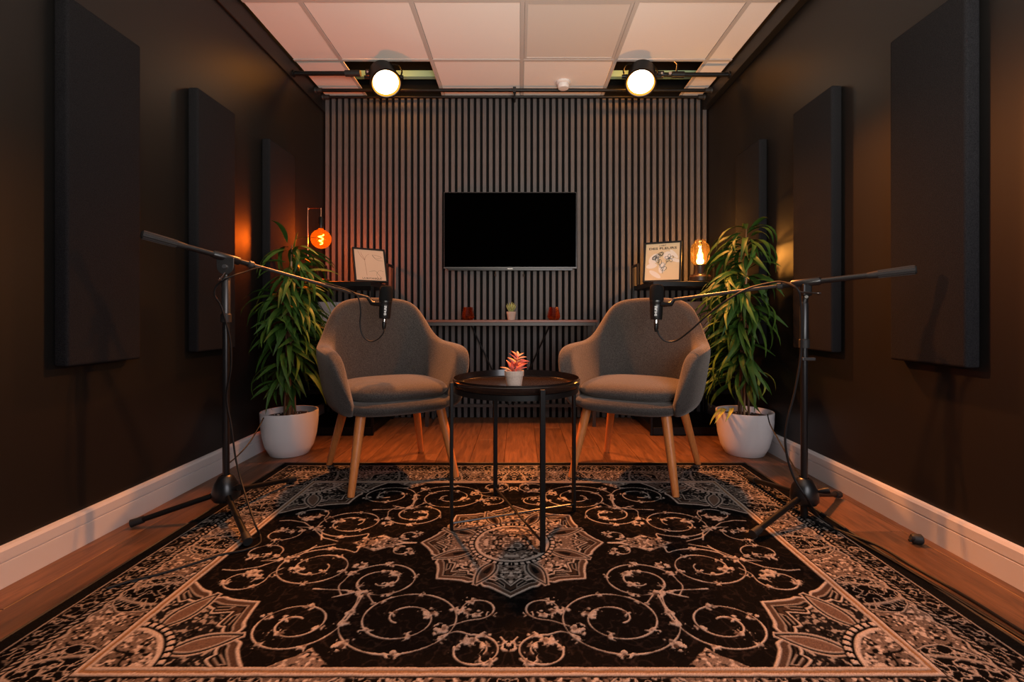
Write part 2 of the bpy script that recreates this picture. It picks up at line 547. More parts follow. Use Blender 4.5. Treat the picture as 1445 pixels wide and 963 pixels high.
# ------------------------------------------------------------------ rug
def make_rug():
    U, V, A, B = 1.215, 0.872, 0.930, 0.580
    cx, cy = -0.025, 1.598
    st = 0.0022
    nu, nv = int(U / st), int(V / st)
    u = -(np.arange(nu + 1)[::-1]) * (U / nu)          # -U .. 0 (front-left quarter)
    v = -(np.arange(nv + 1)[::-1]) * (V / nv)
    UU, VV = np.meshgrid(u, v)                          # shape (nv+1, nu+1)
    rng = np.random.default_rng(3)

    def blur(a, k):
        for _ in range(2):
            for ax in (0, 1):
                c = np.cumsum(np.pad(a, [(k + 1, k) if q == ax else (0, 0) for q in (0, 1)], mode='wrap'), axis=ax)
                n = a.shape[ax]
                hi = np.take(c, np.arange(2 * k + 1, 2 * k + 1 + n), axis=ax)
                lo = np.take(c, np.arange(0, n), axis=ax)
                a = (hi - lo) / (2 * k + 1)
        return a

    def noise(k, shape):
        a = blur(rng.standard_normal(shape), k)
        return (a - a.mean()) / a.std()

    sh = UU.shape
    n1, n2, n3, n4, n5 = noise(1, sh), noise(2, sh), noise(4, sh), noise(2, sh), noise(1, sh)
    wob = noise(5, sh) * .0005
    CREAM, BEIGE, BROWN, BLACK, GREY = [np.array(c) for c in ((.335, .285, .250), (.098, .075, .062), (.036, .023, .017), (.0028, .0025, .0026), (.12, .10, .09))]
    col = np.zeros(sh + (3,)) + BLACK
    hgt = np.zeros(sh)

    def put(wt, c, h=None):
        nonlocal col, hgt
        wt = np.clip(wt, 0, 1)
        col = col * (1 - wt[..., None]) + np.asarray(c) * wt[..., None]
        if h is not None:
            hgt = hgt * (1 - wt) + h * wt

    def soft(d, e=.0016):
        return np.clip(.5 + d / e / 2, 0, 1)

    def speckle(base, hi=CREAM, lo=BLACK):
        c = np.zeros(sh + (3,)) + base
        w1 = soft(n1 - .9, .5)[..., None]
        w2 = soft(n4 * .6 + n5 * .8 - .6, .5)[..., None]
        c = c * (1 - w2) + lo * w2
        return c * (1 - w1) + hi * w1

    def stroke(pts, wd):
        m = np.zeros(sh)
        for (x0, y0), (x1, y1) in zip(pts[:-1], pts[1:]):
            e = wd + .006
            i0, i1 = np.searchsorted(u, [min(x0, x1) - e, max(x0, x1) + e])
            j0, j1 = np.searchsorted(v, [min(y0, y1) - e, max(y0, y1) + e])
            if i1 <= i0 or j1 <= j0:
                continue
            X, Y = UU[j0:j1, i0:i1], VV[j0:j1, i0:i1]
            dx, dy = x1 - x0, y1 - y0
            L = dx * dx + dy * dy + 1e-12
            t = np.clip(((X - x0) * dx + (Y - y0) * dy) / L, 0, 1)
            d = np.hypot(X - x0 - t * dx, Y - y0 - t * dy) + wob[j0:j1, i0:i1]
            m[j0:j1, i0:i1] = np.maximum(m[j0:j1, i0:i1], soft(wd - d, .0014))
        return m

    # tone on tone scrolling ground
    gnd = soft(np.abs(n3) * -1 + .22, .22) * soft(n1 + .6, 1.0)
    put(gnd * .75, np.array((.017, .012, .011)))
    # vines
    vines, flowers = [], []

    def spiral(c, R, a0, sense, turns, rin=.2, lead=None):
        n = 90
        pts = []
        for k in range(n + 1):
            t = k / n
            r = R * (1 - (1 - rin) * t ** 1.15)
            a = math.radians(a0) + sense * turns * 2 * PI * t
            pts.append((c[0] + 1.12 * r * math.cos(a), c[1] + .96 * r * math.sin(a)))
        if lead:
            q = catmull([Vector((*p, 0)) for p in lead] + [Vector((*pts[0], 0)), Vector((*pts[4], 0))], 10)[:-10]
            pts = [(p.x, p.y) for p in q] + pts[1:]
        vines.append(pts)
        acc, last, step = 0, pts[0], .11
        for p in pts[1:]:
            acc += math.hypot(p[0] - last[0], p[1] - last[1])
            last = p
            if acc > step:
                acc = 0
                flowers.append((p, rng.uniform(.007, .012)))
        flowers.append((pts[-26], .016))
        flowers.append((pts[-12], .011))

    spiral((-.376, -.229), .100, 180, -1, 1.85, .22, [(-.47, -.30), (-.492, -.26)])
    spiral((-.60, -.153), .118, 50, 1, 1.95, .24, [(-.40, -.03), (-.50, -.025)])
    spiral((-.54, -.42), .100, -25, -1, 1.75, .22, [(-.41, -.30), (-.415, -.40)])
    spiral((-.272, -.40), .142, 195, 1, 2.1, .16, [(-.56, -.27), (-.44, -.285), (-.415, -.34)])
    spiral((-.082, -.515), .056, 100, -1, 1.35, .45, [(-.17, -.47), (-.13, -.45)])
    spiral((-.09, -.36), .046, -80, 1, 1.1, .5, [(-.15, -.43), (-.11, -.41)])
    spiral((-.785, -.225), .058, 10, -1, 1.1, .45, [(-.70, -.16), (-.72, -.19)])
    spiral((-.815, -.065), .060, -70, 1, 1.2, .4, [(-.66, -.02), (-.70, -.10)])
    spiral((-.36, -.055), .030, 90, 1, .9, .5, [(-.44, -.02), (-.40, -.015)])
    vines.append([(-.88, -.17), (-.84, -.175), (-.78, -.155), (-.72, -.10), (-.66, -.035), (-.6, -.01)])
    vines.append([(-.49, -.31), (-.44, -.29), (-.41, -.28), (-.37, -.335)])
    vines.append([(-.02, -.47), (-.0, -.50)])
    for p in ((-.41, -.295), (-.40, -.50), (-.0, -.50), (-.72, -.11), (-.17, -.44), (-.47, -.145)):
        flowers.append((p, .016))
    put(stroke([p for p in vines[0]], .0016), CREAM, .0012)
    for pts in vines[1:]:
        put(stroke(pts, .0016), CREAM * (.9 + .2 * rng.random()), .0012)
    for (px, py), r in flowers:
        d = np.hypot((UU - px) * .8, VV - py) + noise_s(n1, UU) * 0
        d = d + n1 * .004
        wt = soft(r - d, .003)
        put(wt * (n2 > -.5), CREAM * .92, .0014)
        put(soft(r * .45 - np.hypot(UU - px - r * .5, VV - py), .003) * .8, BROWN * 1.6, .001)

    # medallion function
    def medallion(c, R, clip, light=True):
        du, dv = UU - c[0], VV - c[1]
        r = np.hypot(du, dv) / R + wob / R
        th = np.arctan2(dv, du)
        t = (th / (PI / 4) + .5) % 1 - .5
        q = np.abs(t) * 2
        ro = .875 + .125 * np.clip(1 - q / .62, 0, 1) ** 1.5 - .09 * np.clip((q - .72) / .28, 0, 1) ** 1.5
        s = 1 / R
        def z(d):
            return soft(d / s, .002)
        inside = z(ro - r) * clip
        put(inside, CREAM * .95, .0014)
        put(z(ro - .024 - r) * clip, BROWN * 1.3, .0004)
        put(z(ro - .070 - r) * clip, CREAM * .55, .0008)
        put(z(ro - .084 - r) * clip, BLACK, .0002)
        put(z(ro - .105 - r) * clip, BROWN * .8, .0004)
        cr = z(.030 - np.abs(r - (ro - .115 - .05 * q))) * (np.abs(q - .36) < .20)
        put(cr * clip, CREAM * .5, .0008)
        cr = z(.016 - np.abs(r - (ro - .115 - .05 * q))) * (np.abs(q - .36) < .17)
        put(cr * clip, BLACK, .0004)
        rs = np.minimum(ro - .13, .715 + .115 * np.clip(1 - q / .36, 0, 1) ** 1.3 + .12 * np.exp(-((q - .66) / .16) ** 2))
        put(z(rs + .020 - r) * clip, BLACK, .0002)
        put(z(rs - r) * clip, CREAM * .95, .0012)
        put(z(rs - .018 - r) * clip, BLACK, .0002)
        put(z(rs - .034 - r) * clip, speckle(BEIGE * 1.15) if light else speckle(BLACK * 3, CREAM * .6), .0008)
        # leaf shapes between the petals
        lr = np.clip((r - .44) / .42, 0, 1)
        wl = .072 * np.sin(PI * lr ** .85)
        lat = r * np.sin((1 - q) * PI / 8)
        put(z(wl + .03 - lat) * (r > .42) * (r < .88) * clip, CREAM * .8, .0012)
        put(z(wl + .014 - lat) * (r > .43) * (r < .87) * clip, BLACK, .0002)
        put(z(wl - .006 - lat) * (r > .45) * (r < .85) * clip, CREAM * .7, .001)
        put(z(wl - .020 - lat) * (r > .46) * (r < .84) * clip, BROWN * (1.2 if light else 2.6), .0004)
        if light:
            put(z(wl - .045 - lat) * (r > .50) * (r < .66) * clip, BLACK * 2, .0002)
        # centre disc
        put(z(.475 - r) * clip, BLACK, .0002)
        bead = (np.sin(th * 44) > -.25)
        put(z(.462 - r) * z(r - .425) * bead * clip, CREAM, .0014)
        put(z(.405 - r) * clip, CREAM, .0014)
        put(z(.375 - r) * clip, speckle(BEIGE * 1.1), .0008)
        put(z(.21 + .012 * np.cos(8 * th) - r) * clip, BLACK, .0002)
        put(z(.19 + .012 * np.cos(8 * th) - r) * clip, speckle(BEIGE * .8), .0008)
        sc = z(.022 - np.abs(np.hypot(r * np.cos(th * 1) - 0, r * np.sin(th)) - .29)) * (np.abs(((th / (PI / 2) + .5) % 1) - .5) < .16)
        put(sc * clip * .9, CREAM, .0012)

    # ornaments half way along the sides
    dd = np.abs(UU + .455) / .085 + np.abs(VV) / .055 + wob * 20
    put(soft((1 - dd) * .05), speckle(BEIGE), .0008)
    put(soft(.06 - np.abs(dd - 1)) * .5, CREAM * .6)
    dd = np.abs(UU + .46) / .085 + (B + VV) / .07 + n3 * .03
    put(soft((1 - dd) * .05) * (VV > -B), speckle(BEIGE * 1.2), .0008)
    vv0 = stroke([(-.33, -.0), (-.37, -.003), (-.39, -.012)], .004)
    put(vv0, CREAM)
    ones = np.ones(sh)
    medallion((0, 0), .312, ones)
    fld = ((UU > -A) & (VV > -B)).astype(float)
    medallion((-A, -B), .355, fld, False)

    # border
    e = np.maximum(-UU - A, -VV - B)
    side = (-UU - A) > (-VV - B)
    s = np.where(side, VV, UU)
    e = e + wob * .8

    def band(a, b, c, h=.0006, m=1.0):
        put(soft(e - a, .0012) * soft(b - e, .0012) * m, c, h)

    band(-.013, .30, BROWN * .5)
    band(-.012, -.003, CREAM * .85, .002)
    band(-.003, .005, np.array((.17, .10, .05)), .001)
    band(.005, .013, CREAM * .95, .002)
    # main border: ovals alternate with beige cartouches
    band(.016, .30, BLACK)
    per = np.where(side, .2907, .3000)
    ph = (s / per + .0) % 1
    x = (np.abs(ph - .5) * 2)                          # 1 at repeat joints, 0 mid unit
    yb = (e - .018) / .135
    ov = ((1 - x) / .56) ** 2 + ((yb - .38) / .60) ** 2 + n3 * .05
    spk = speckle(BEIGE * .95)
    band(.018, .152, spk, .0008)
    scl = soft(np.abs(n2 + .35 * n3) * -1 + .26, .2)
    put(soft(1.18 - ov, .04) * soft(e - .018) * soft(.152 - e), BLACK, .0002)
    put(soft(.045 - np.abs(ov - 1.09), .03) * soft(e - .018) * soft(.150 - e), CREAM * .8, .0012)
    put(scl * soft(1.0 - ov, .04) * soft(e - .018) * soft(.152 - e), CREAM * .8, .001)
    cart = np.abs(x - .1 - .22 * np.clip(yb, 0, 1) ** 2 - .55)
    put(soft(.03 - cart, .02) * soft(e - .02) * soft(.150 - e) * .8, CREAM * .7, .001)
    zig = .150 + .006 * np.sin(2 * PI * s / .05)
    put(soft(.0035 - np.abs(e - zig), .0014), CREAM * .7, .0012)
    band(.157, .30, BLACK, .0002)
    put(soft(.0062 - np.abs(e - .168), .0014) * (np.sin(2 * PI * (s + e * .8) / .017) > -.1), CREAM * .62, .0012)
    put(soft(np.abs(n2 + .3 * n1) * -1 + .42, .2) * soft(e - .182) * soft(.232 - e) * (.35 + .65 * (np.sin(2 * PI * s / .06) > -.3)), CREAM * .62, .001)
    band(.236, .2405, CREAM * .6, .0012)
    band(.2415, .40, np.array((.0045, .0045, .0045)), .0002)
    # mirror the quarter
    q2 = lambda a: np.concatenate([a, a[:, -2::-1]], axis=1)
    q4 = lambda a: np.concatenate([q2(a), q2(a)[-2::-1]], axis=0)
    col4, h4 = q4(col), q4(hgt)
    full = h4.shape
    fine = rng.standard_normal(full)
    col4 = np.clip(col4 * (1 + .16 * np.clip(fine, -2, 2))[..., None], .002, 1)
    uu = np.concatenate([u, -u[-2::-1]])
    vv = np.concatenate([v, -v[-2::-1]])
    X, Y = np.meshgrid(uu + cx, vv + cy)
    Z = .0095 + h4 * 1.3 + fine * .00035
    edge = np.minimum(U - np.abs(np.meshgrid(uu, vv)[0]), V - np.abs(np.meshgrid(uu, vv)[1]))
    Z = Z * np.clip(edge / .006, 0.05, 1) ** .5
    wav = .004 * np.sin(np.meshgrid(uu, vv)[0] * 9) * np.clip(np.abs(np.meshgrid(uu, vv)[1]) / V - .6, 0, 1)
    Y = Y + wav
    co = np.stack([X, Y, Z], -1).reshape(-1, 3).astype(np.float32)
    ny, nx = full
    a = (np.arange(ny - 1)[:, None] * nx + np.arange(nx - 1)[None]).ravel()
    quads = np.stack([a, a + 1, a + nx + 1, a + nx], -1).astype(np.int32)
    me = bpy.data.meshes.new('rug')
    me.vertices.add(len(co))
    me.vertices.foreach_set('co', co.ravel())
    me.loops.add(quads.size)
    me.loops.foreach_set('vertex_index', quads.ravel())
    me.polygons.add(len(quads))
    me.polygons.foreach_set('loop_start', np.arange(0, quads.size, 4, dtype=np.int32))
    me.update(calc_edges=True)
    ca = me.color_attributes.new('weave', 'FLOAT_COLOR', 'POINT')
    rgba = np.ones((len(co), 4), np.float32)
    rgba[:, :3] = col4.reshape(-1, 3)
    ca.data.foreach_set('color', rgba.ravel())
    m, nt, b = nodes('woven_rug')
    at = nt.nodes.new('ShaderNodeAttribute')
    at.attribute_name = 'weave'
    nt.links.new(at.outputs['Color'], b.inputs['Base Color'])
    b.inputs['Roughness'].default_value = .85
    b.inputs['Specular IOR Level'].default_value = .02
    b.inputs['Sheen Weight'].default_value = .0
    me.materials.append(m)
    t = thing('rug', 'black patterned rug with cream scrolls and a flower medallion under the seats', 'rug', (cx, cy, 0))
    o = bpy.data.objects.new('pile', me)
    COL.objects.link(o)
    o.parent = t
    o.location = (-cx, -cy, 0)
    bd = MB()
    hu, hv = U + .002, V + .002
    ring = [(cx - hu, cy - hv, .005), (cx + hu, cy - hv, .005), (cx + hu, cy + hv, .005), (cx - hu, cy + hv, .005)]
    for p, q in zip(ring, ring[1:] + ring[:1]):
        bd.tube([p, q], .005, 8)
    o = bd.build('bound_edge', M_rubber, t, world=True, smooth=True)


def noise_s(n, UU):
    return n


make_rug()
ZR = .011                                            # rug surface

# ------------------------------------------------------------------ armchairs
def make_chair():
    t = thing('armchair', 'x', 'armchair')
    plan = [(-.245, -.305, .42), (-.296, -.288, .545), (-.332, -.240, .622), (-.348, -.13, .642), (-.348, .0, .647), (-.337, .105, .652), (-.302, .188, .692), (-.255, .243, .812), (-.200, .276, .868), (-.11, .302, .884), (0, .309, .887)]
    full = plan + [(-x, y, z) for x, y, z in plan[-2::-1]]
    rows = []
    n = len(full)
    for i, (x, y, h) in enumerate(full):
        p = Vector((x, y, 0))
        a = Vector(full[max(i - 1, 0)][:2] + (0,))
        b = Vector(full[min(i + 1, n - 1)][:2] + (0,))
        tg = (b - a).normalized()
        inw = Vector((tg.y, -tg.x, 0))
        if inw.dot(Vector((0, -.02, 0)) - p) < 0:
            inw = -inw
        endk = min(1, min(i, n - 1 - i) / 2)
        hh = h - .34
        lean = .085
        low = lambda k: p + inw * k
        th = .072
        row = [low(.095) + Vector((0, 0, .338)),
               low(.045) + Vector((0, 0, .362)),
               low(.026) + Vector((0, 0, .34 + hh * .35)),
               low(.010) + Vector((0, 0, .34 + hh * .7)),
               low(.000) + Vector((0, 0, h - .028)),
               low(.012) + Vector((0, 0, h)),
               low(th - .012) + Vector((0, 0, h)),
               low(th + .002) + Vector((0, 0, h - .030)),
               low(th + .016) + Vector((0, 0, .34 + hh * .65)),
               low(th + .040) + Vector((0, 0, .34 + hh * .35)),
               low(th + .055) + Vector((0, 0, .40)),
               low(th + .055) + Vector((0, 0, .345))]
        rows.append(row)
    m = MB().grid(rows, closed=True, caps=True)
    m.build('upholstered_shell', M_fabric, t, smooth=True, sub=2)

    def slab(a, bf, bb, lay, pw=2.6, nn=36):
        rs = []
        for z, k, dz in lay:
            r = []
            for j in range(nn):
                an = 2 * PI * j / nn
                c, s_ = math.cos(an), math.sin(an)
                x = a * math.copysign(abs(c) ** (2 / pw), c)
                y = (bb if s_ > 0 else bf) * math.copysign(abs(s_) ** (2 / pw), s_)
                r.append(Vector((x * (1 - k / a), y * (1 - k / bf), z + dz * (1 - (x / a) ** 2) * 0)))
            rs.append(r)
        return MB().grid(rs, closed=True, caps=True)

    slab(.278, .322, .25, [(.336, .10, 0), (.338, .045, 0), (.352, .012, 0), (.368, .0, 0), (.386, .002, 0), (.400, .016, 0), (.403, .06, 0)], 3.2).build('seat_base', M_fabric, t, smooth=True, sub=1)
    slab(.252, .292, .20, [(.402, .09, 0), (.403, .03, 0), (.412, .006, 0), (.430, .0, 0), (.450, .008, 0), (.464, .032, 0), (.472, .08, 0), (.477, .15, 0), (.479, .22, 0)], 3.2).build('seat_cushion', M_fabric, t, smooth=True, sub=1)
    # cushion seam piping
    for fx, fy, tx, ty, z in ((-.2425, -.262, -.185, -.195, ZR), (.2425, -.262, .185, -.195, ZR), (-.25, .262, -.18, .165, 0), (.25, .262, .18, .165, 0)):
        a, b = Vector((tx, ty, .352)), Vector((fx, fy, z))
        MB().tube([a, a.lerp(b, .5), a.lerp(b, .985), b], [.0225, .0195, .0150, .0140], 14).build('leg', M_beech, t, smooth=True)
    MB().box((0, -.02, .334), (.36, .36, .012)).build('under_frame', M_black, t)
    return t


ch = make_chair()
ch.matrix_basis = Matrix.Translation((-.646, 2.343, 0)) @ Matrix.Rotation(math.radians(31), 4, 'Z')
tag(ch, 'taupe tub armchair left of the round table, under the left microphone', 'armchair', 'taupe tub armchairs')
c2 = ch.copy()
COL.objects.link(c2)
c2.matrix_basis = Matrix.Translation((.589, 2.345, 0)) @ Matrix.Rotation(math.radians(-30), 4, 'Z')
tag(c2, 'taupe tub armchair right of the round table, with stronger orange light on its seat', 'armchair', 'taupe tub armchairs')
for k in list(ch.children):
    copy_part(k, c2, k.matrix_basis)

# ------------------------------------------------------------------ side table
tc_ = Vector((-.012, 1.778, 0))
tb = thing('side_table', 'round black metal tray table standing on the rug medallion', 'table', tc_)
R0 = .238
zt = .526
MB().lathe([(0, zt), (R0 - .012, zt), (R0 - .006, zt + .003), (R0 - .0022, zt + .028), (R0 - .0022, .546), (R0 + .001, .547), (R0 + .003, .545), (R0 + .002, zt + .004), (R0 - .006, zt - .005), (0, zt - .005)], 96).build('tray', M_blacktray, tb, smooth=True)
MB().lathe([(R0 - .018, zt - .006), (R0 - .004, zt - .006), (R0 - .004, zt - .024), (R0 - .018, zt - .024)], 96, close=True).build('support_ring', M_black, tb, smooth=True, autosmooth=.5)
feet = [Vector((-.234, -.085, 0)), Vector((.229, .086, 0)), Vector((.088, -.247, 0)), Vector((-.092, .242, 0))]
for f in feet:
    a = math.atan2(f.y, f.x)
    Mx = Matrix.Translation((f.x, f.y, 0)) @ Matrix.Rotation(a, 4, 'Z')
    MB().box2((-.0055, -.0085, ZR), (.0055, .0085, .543), Mx).build('leg', M_black, tb, bevel=.0016)
for a, b, z in ((0, 1, .034), (2, 3, .042)):
    MB().tube([feet[a] + Vector((0, 0, z)), feet[b] + Vector((0, 0, z))], .0042, 8).build('cross_bar', M_satin, tb, smooth=True)


def leaf_mesh(name, L, W, droop, material, fold=.25, n=7, thick=0, tipp=1.0, curl=0.0):
    """a leaf along +X from the origin, arching to -Z"""
    m = MB()
    rows = []
    x = z = 0.0
    ang = 0.0
    for i in range(n + 1):
        t = i / n
        wd = W * .5 * (math.sin(PI * min(1, t ** .72 * 1.0)) ** .9 if 0 < t < 1 else .02) + .0004
        a = ang
        nx, nz = -math.sin(a), math.cos(a)
        f = fold * wd
        sx = curl * math.sin(PI * t)
        rows.append([(x + nx * f, sx + wd, z + nz * f), (x, sx, z), (x + nx * f, sx - wd, z + nz * f)])
        if thick:
            tk = thick * math.sin(PI * min(.97, max(.06, t)))
            rows[-1] += [(x - nx * tk, sx - wd * .55, z - nz * tk), (x - nx * tk, sx + wd * .55, z - nz * tk)]
        x += L / n * math.cos(a)
        z += L / n * math.sin(a)
        ang -= droop / n
    m.grid(rows, closed=bool(thick), caps=bool(thick))
    me = bpy.data.meshes.new(name)
    me.from_pydata(m.v, [], m.f)
    for p in me.polygons:
        p.use_smooth = True
    me.materials.append(material)
    return me, Vector((x, 0, z))


def put_leaf(name, me, parent, M):
    o = bpy.data.objects.new(name, me)
    COL.objects.link(o)
    o.parent = parent
    o.matrix_basis = M
    return o


def small_pot(name_t, label, base, r, h, material, lip=True):
    t = thing(name_t, label, 'plant', base)
    prof = [(0, 0), (r * .74, 0), (r * .76, .002), (r * .93, h * .70), (r * .99, h * .70), (r, h * .72), (r * 1.02, h * .985), (r * 1.0, h), (r * .92, h), (r * .90, h * .86), (0, h * .86)]
    MB().lathe(prof, 40).build('pot', material, t, smooth=True, autosmooth=.5)
    MB().lathe([(0, h * .875), (r * .6, h * .87), (r * .9, h * .862)], 24).build('soil', M_soil, t, smooth=True)
    return t


tp = small_pot('potted_succulent', 'coral pink leafed succulent in clay pot on round black table', P(725.5, 548.5, 1.665), .034, .064, M_cement)
tp.location.z = zt + .0005
rl = random.Random(5)
l1, _ = leaf_mesh('leaf', .046, .0165, .5, M_coral, fold=.35, thick=.003)
l2, _ = leaf_mesh('leaf', .046, .0165, .7, M_coral2, fold=.35, thick=.003)
MB().tube([(.006, 0, .055), (.010, 0, .085), (.014, 0, .115)], [.0035, .003, .002], 8).build('stem', M_coral, tp, smooth=True)
MB().tube([(-.008, 0, .055), (-.010, 0, .075)], [.003, .002], 8).build('stem', M_coral, tp, smooth=True)
lv = [(-.010, .060, 180, 38, .95, 1), (-.006, .062, 150, 68, 1.0, 0), (-.004, .066, 110, 75, .8, 0), (.004, .064, 10, 42, 1.15, 0), (.006, .063, -15, 30, .95, 0),
      (.008, .074, 175, 62, 1.0, 0), (.010, .080, 20, 35, 1.0, 0), (.010, .086, 165, 50, .95, 1), (.012, .090, -10, 22, .95, 0), (.012, .097, 185, 55, .9, 0), (.012, .098, 15, 12, .8, 0),
      (.013, .104, 5, 30, .75, 1), (.013, .108, 150, 55, .8, 0), (.014, .112, 30, 45, .62, 1), (.014, .112, 100, 70, .55, 1), (.008, .078, 270, 40, .8, 0), (.009, .088, 300, 45, .8, 1), (-.004, .060, 250, 50, .8, 0), (.012, .1, 250, 35, .7, 1)]
for x, z, az, el, k, c in lv:
    put_leaf('leaf', (l1, l2)[c], tp, Matrix.Translation((x, 0, z)) @ Matrix.Rotation(math.radians(az), 4, 'Z') @ Matrix.Rotation(-math.radians(el), 4, 'Y') @ Matrix.Scale(k, 4))

# ------------------------------------------------------------------ television
yt = 3.52
tv = thing('television', 'black flat screen television mounted on the slatted wall', 'television', P(720, 381, yt))
a, b = P(626, 271, yt), P(814, 381, yt)
MB().box2((a.x, yt, b.z + .010), (b.x, yt + .028, a.z)).build('casing', M_bezel, tv, world=True, bevel=.003)
MB().box2((a.x + .006, yt - .0012, b.z + .022), (b.x - .006, yt + .001, a.z - .006)).build('screen', M_screen, tv, world=True)
MB().box2((a.x, yt - .004, b.z + .010), (b.x, yt - .0005, b.z + .019)).build('lower_bezel', M_silver, tv, world=True, bevel=.001)
MB().box2((a.x + .03, yt + .004, b.z - .004), (b.x - .03, yt + .026, b.z + .010)).build('speaker_bar', M_bezel, tv, world=True, bevel=.002)
cxx = (a.x + b.x) / 2
MB().box2((cxx - .020, yt - .006, b.z + .0035), (cxx + .020, yt + .004, b.z + .0105)).build('badge', M_chrome, tv, world=True, bevel=.002)
MB().box2((cxx - .22, yt + .028, b.z + .14), (cxx + .22, YB + .004, a.z - .12)).build('wall_bracket', M_black, tv, world=True)
for px in (699, 739):
    q = P(px, 385, 3.57)
    MB().tube([q + Vector((0, 0, .10)), q + Vector((0, 0, -.012))], .002, 6).tube([q + Vector((0, 0, -.010)), q + Vector((0, 0, -.030))], .0055, 8).build('release_cord', M_chrome, tv, world=True, smooth=True)

# ------------------------------------------------------------------ console table
y0, y1 = 3.30, 3.585
xa, xb = (597 - VX) / F * y0, (843.5 - VX) / F * y0
ztop = CH + (VY - 452) / F * y0
ct = thing('console_table', 'narrow console table with reddish wood top and grey steel frame under the television', 'table', ((xa + xb) / 2, (y0 + y1) / 2, 0))
MB().box2((xa, y0, ztop - .016), (xb, y1, ztop)).build('table_top', M_walnut, ct, world=True, bevel=.002)
fz = ztop - .016
MB().box2((xa + .012, y0 + .006, fz - .024), (xb - .012, y0 + .030, fz)).box2((xa + .012, y1 - .03, fz - .024), (xb - .012, y1 - .006, fz)).box2((xa + .012, y0 + .03, fz - .024), (xa + .036, y1 - .03, fz)).box2((xb - .036, y0 + .03, fz - .024), (xb - .012, y1 - .03, fz)).build('apron_frame', M_steel, ct, world=True, bevel=.001, seg=1)
for xx in (xa + .024, xb - .024):
    for yy in (y0 + .018, y1 - .018):
        MB().box2((xx - .012, yy - .012, 0), (xx + .012, yy + .012, fz - .024)).build('leg', M_steel, ct, world=True, bevel=.001, seg=1)
    MB().box2((xx - .010, y0 + .03, .085), (xx + .010, y1 - .03, .105)).build('side_rail', M_steel, ct, world=True)
MB().box2((xa + .036, y1 - .028, .090), (xb - .036, y1 - .008, .112)).build('lower_rail', M_steel, ct, world=True)
yb_ = y1 - .034
for px in (663, 778):
    MB().tube([P(px, 455, yb_), P(721 + (px - 721) * .05, 572, yb_)], .0055, 8).build('brace', M_black, ct, world=True, smooth=True)


def votive(px, label):
    q = P(px, 451.6, 3.36)
    q.z = ztop + .0005
    t = thing('candle_holder', label, 'candle holder', q, group='amber candle holders on the console')
    r, h = .046, .092
    MB().lathe([(0, .001), (r * .72, 0), (r * .98, h * .20), (r, h * .28), (r * .72, h), (r * .69, h), (r * .93, h * .30), (r * .68, .008), (0, .008)], 10).build('glass_cup', M_votive, t)
    MB().lathe([(0, .009), (.026, .009), (.028, .012), (.028, .030), (.024, .033), (0, .033)], 24).build('wax', M_brownbase, t, smooth=True)
    return t


votive(660.3, 'faceted amber glass candle holder on the console, left of the small succulent')
votive(781.5, 'faceted amber glass candle holder on the console, right of the small succulent')
q = P(721.5, 451.6, 3.36)
q.z = ztop + .0005
cp = small_pot('potted_succulent', 'tiny green spiky succulent in pale clay pot on the console table', q, .034, .060, M_cement)
l3, _ = leaf_mesh('leaf', .075, .019, -.25, M_aloe, fold=.5, thick=.003)
for k in range(13):
    az = k * 137.5
    el = 82 - 32 * math.sqrt(k / 13)
    put_leaf('leaf', l3, cp, Matrix.Translation((0, 0, .052)) @ Matrix.Rotation(math.radians(az), 4, 'Z') @ Matrix.Translation((.004 + .006 * k / 13, 0, 0)) @ Matrix.Rotation(-math.radians(el), 4, 'Y') @ Matrix.Scale(1.05 - .25 * k / 13, 4))

# ------------------------------------------------------------------ corner racks
ZS = 1.012
def rack(x_in, x_out, label):
    t = thing('shelf_rack', label, 'shelf', ((x_in + x_out) / 2, 3.4, 0))
    yf, yk = 3.07, 3.56
    lo, hi = min(x_in, x_out), max(x_in, x_out)
    for xx in (lo, hi):
        for yy, zt_ in ((yf, ZS - .03), (3.42, 1.168), (yk, 1.168)):
            MB().box2((xx - .008, yy - .008, 0 if yy != 3.42 else ZS), (xx + .008, yy + .008, zt_)).build('post', M_black, t, world=True, bevel=.0015, seg=1)
        MB().box2((xx - .008, 3.428, 1.152), (xx + .008, yk - .008, 1.168)).build('top_rail', M_black, t, world=True, bevel=.0015, seg=1)
    for z, th in ((ZS, .034), (.64, .028), (.30, .028), (.055, .05)):
        MB().box2((lo + .008, yf - .012, z - th), (hi - .008, yk, z)).build('shelf_board', M_black, t, world=True, bevel=.002, seg=1)
    return t


rack((554 - VX) / F * 3.56, XL + .030, 'black metal shelf rack in the left corner holding the globe lamp')
rack((893.5 - VX) / F * 3.56, XR - .030, 'black metal shelf rack in the right corner holding the jar lamp')


def frame_matrix(c0, yaw, lean):
    """local X right, Z up, Y away; origin mid bottom"""
    return Matrix.Translation(c0) @ Matrix.Rotation(yaw, 4, 'Z') @ Matrix.Rotation(-lean, 4, 'X')


def picture(name, label, c0, yaw, lean, wd, h, paper, border=.011, cat='picture'):
    t = thing(name, label, cat, c0)
    t.matrix_basis = frame_matrix(c0, yaw, lean)
    if border:
        m = MB()
        for lo, hi in (((-wd / 2, 0), (-wd / 2 + border, h)), ((wd / 2 - border, 0), (wd / 2, h)), ((-wd / 2 + border, 0), (wd / 2 - border, border)), ((-wd / 2 + border, h - border), (wd / 2 - border, h))):
            m.box2((lo[0], -.009, lo[1]), (hi[0], .009, hi[1]))
        m.build('frame', M_black, t)
    MB().box2((-wd / 2 + border, -.003, border), (wd / 2 - border, .006, h - border)).build('print', paper, t)
    return t


def ink(t, name, strokes, r, material, y=-.0042):
    m = MB()
    for s in strokes:
        pts = catmull([(a, y, b) for a, b in s], 6)
        m.tube(pts, r, 5)
    return m.build(name, material, t, smooth=True)


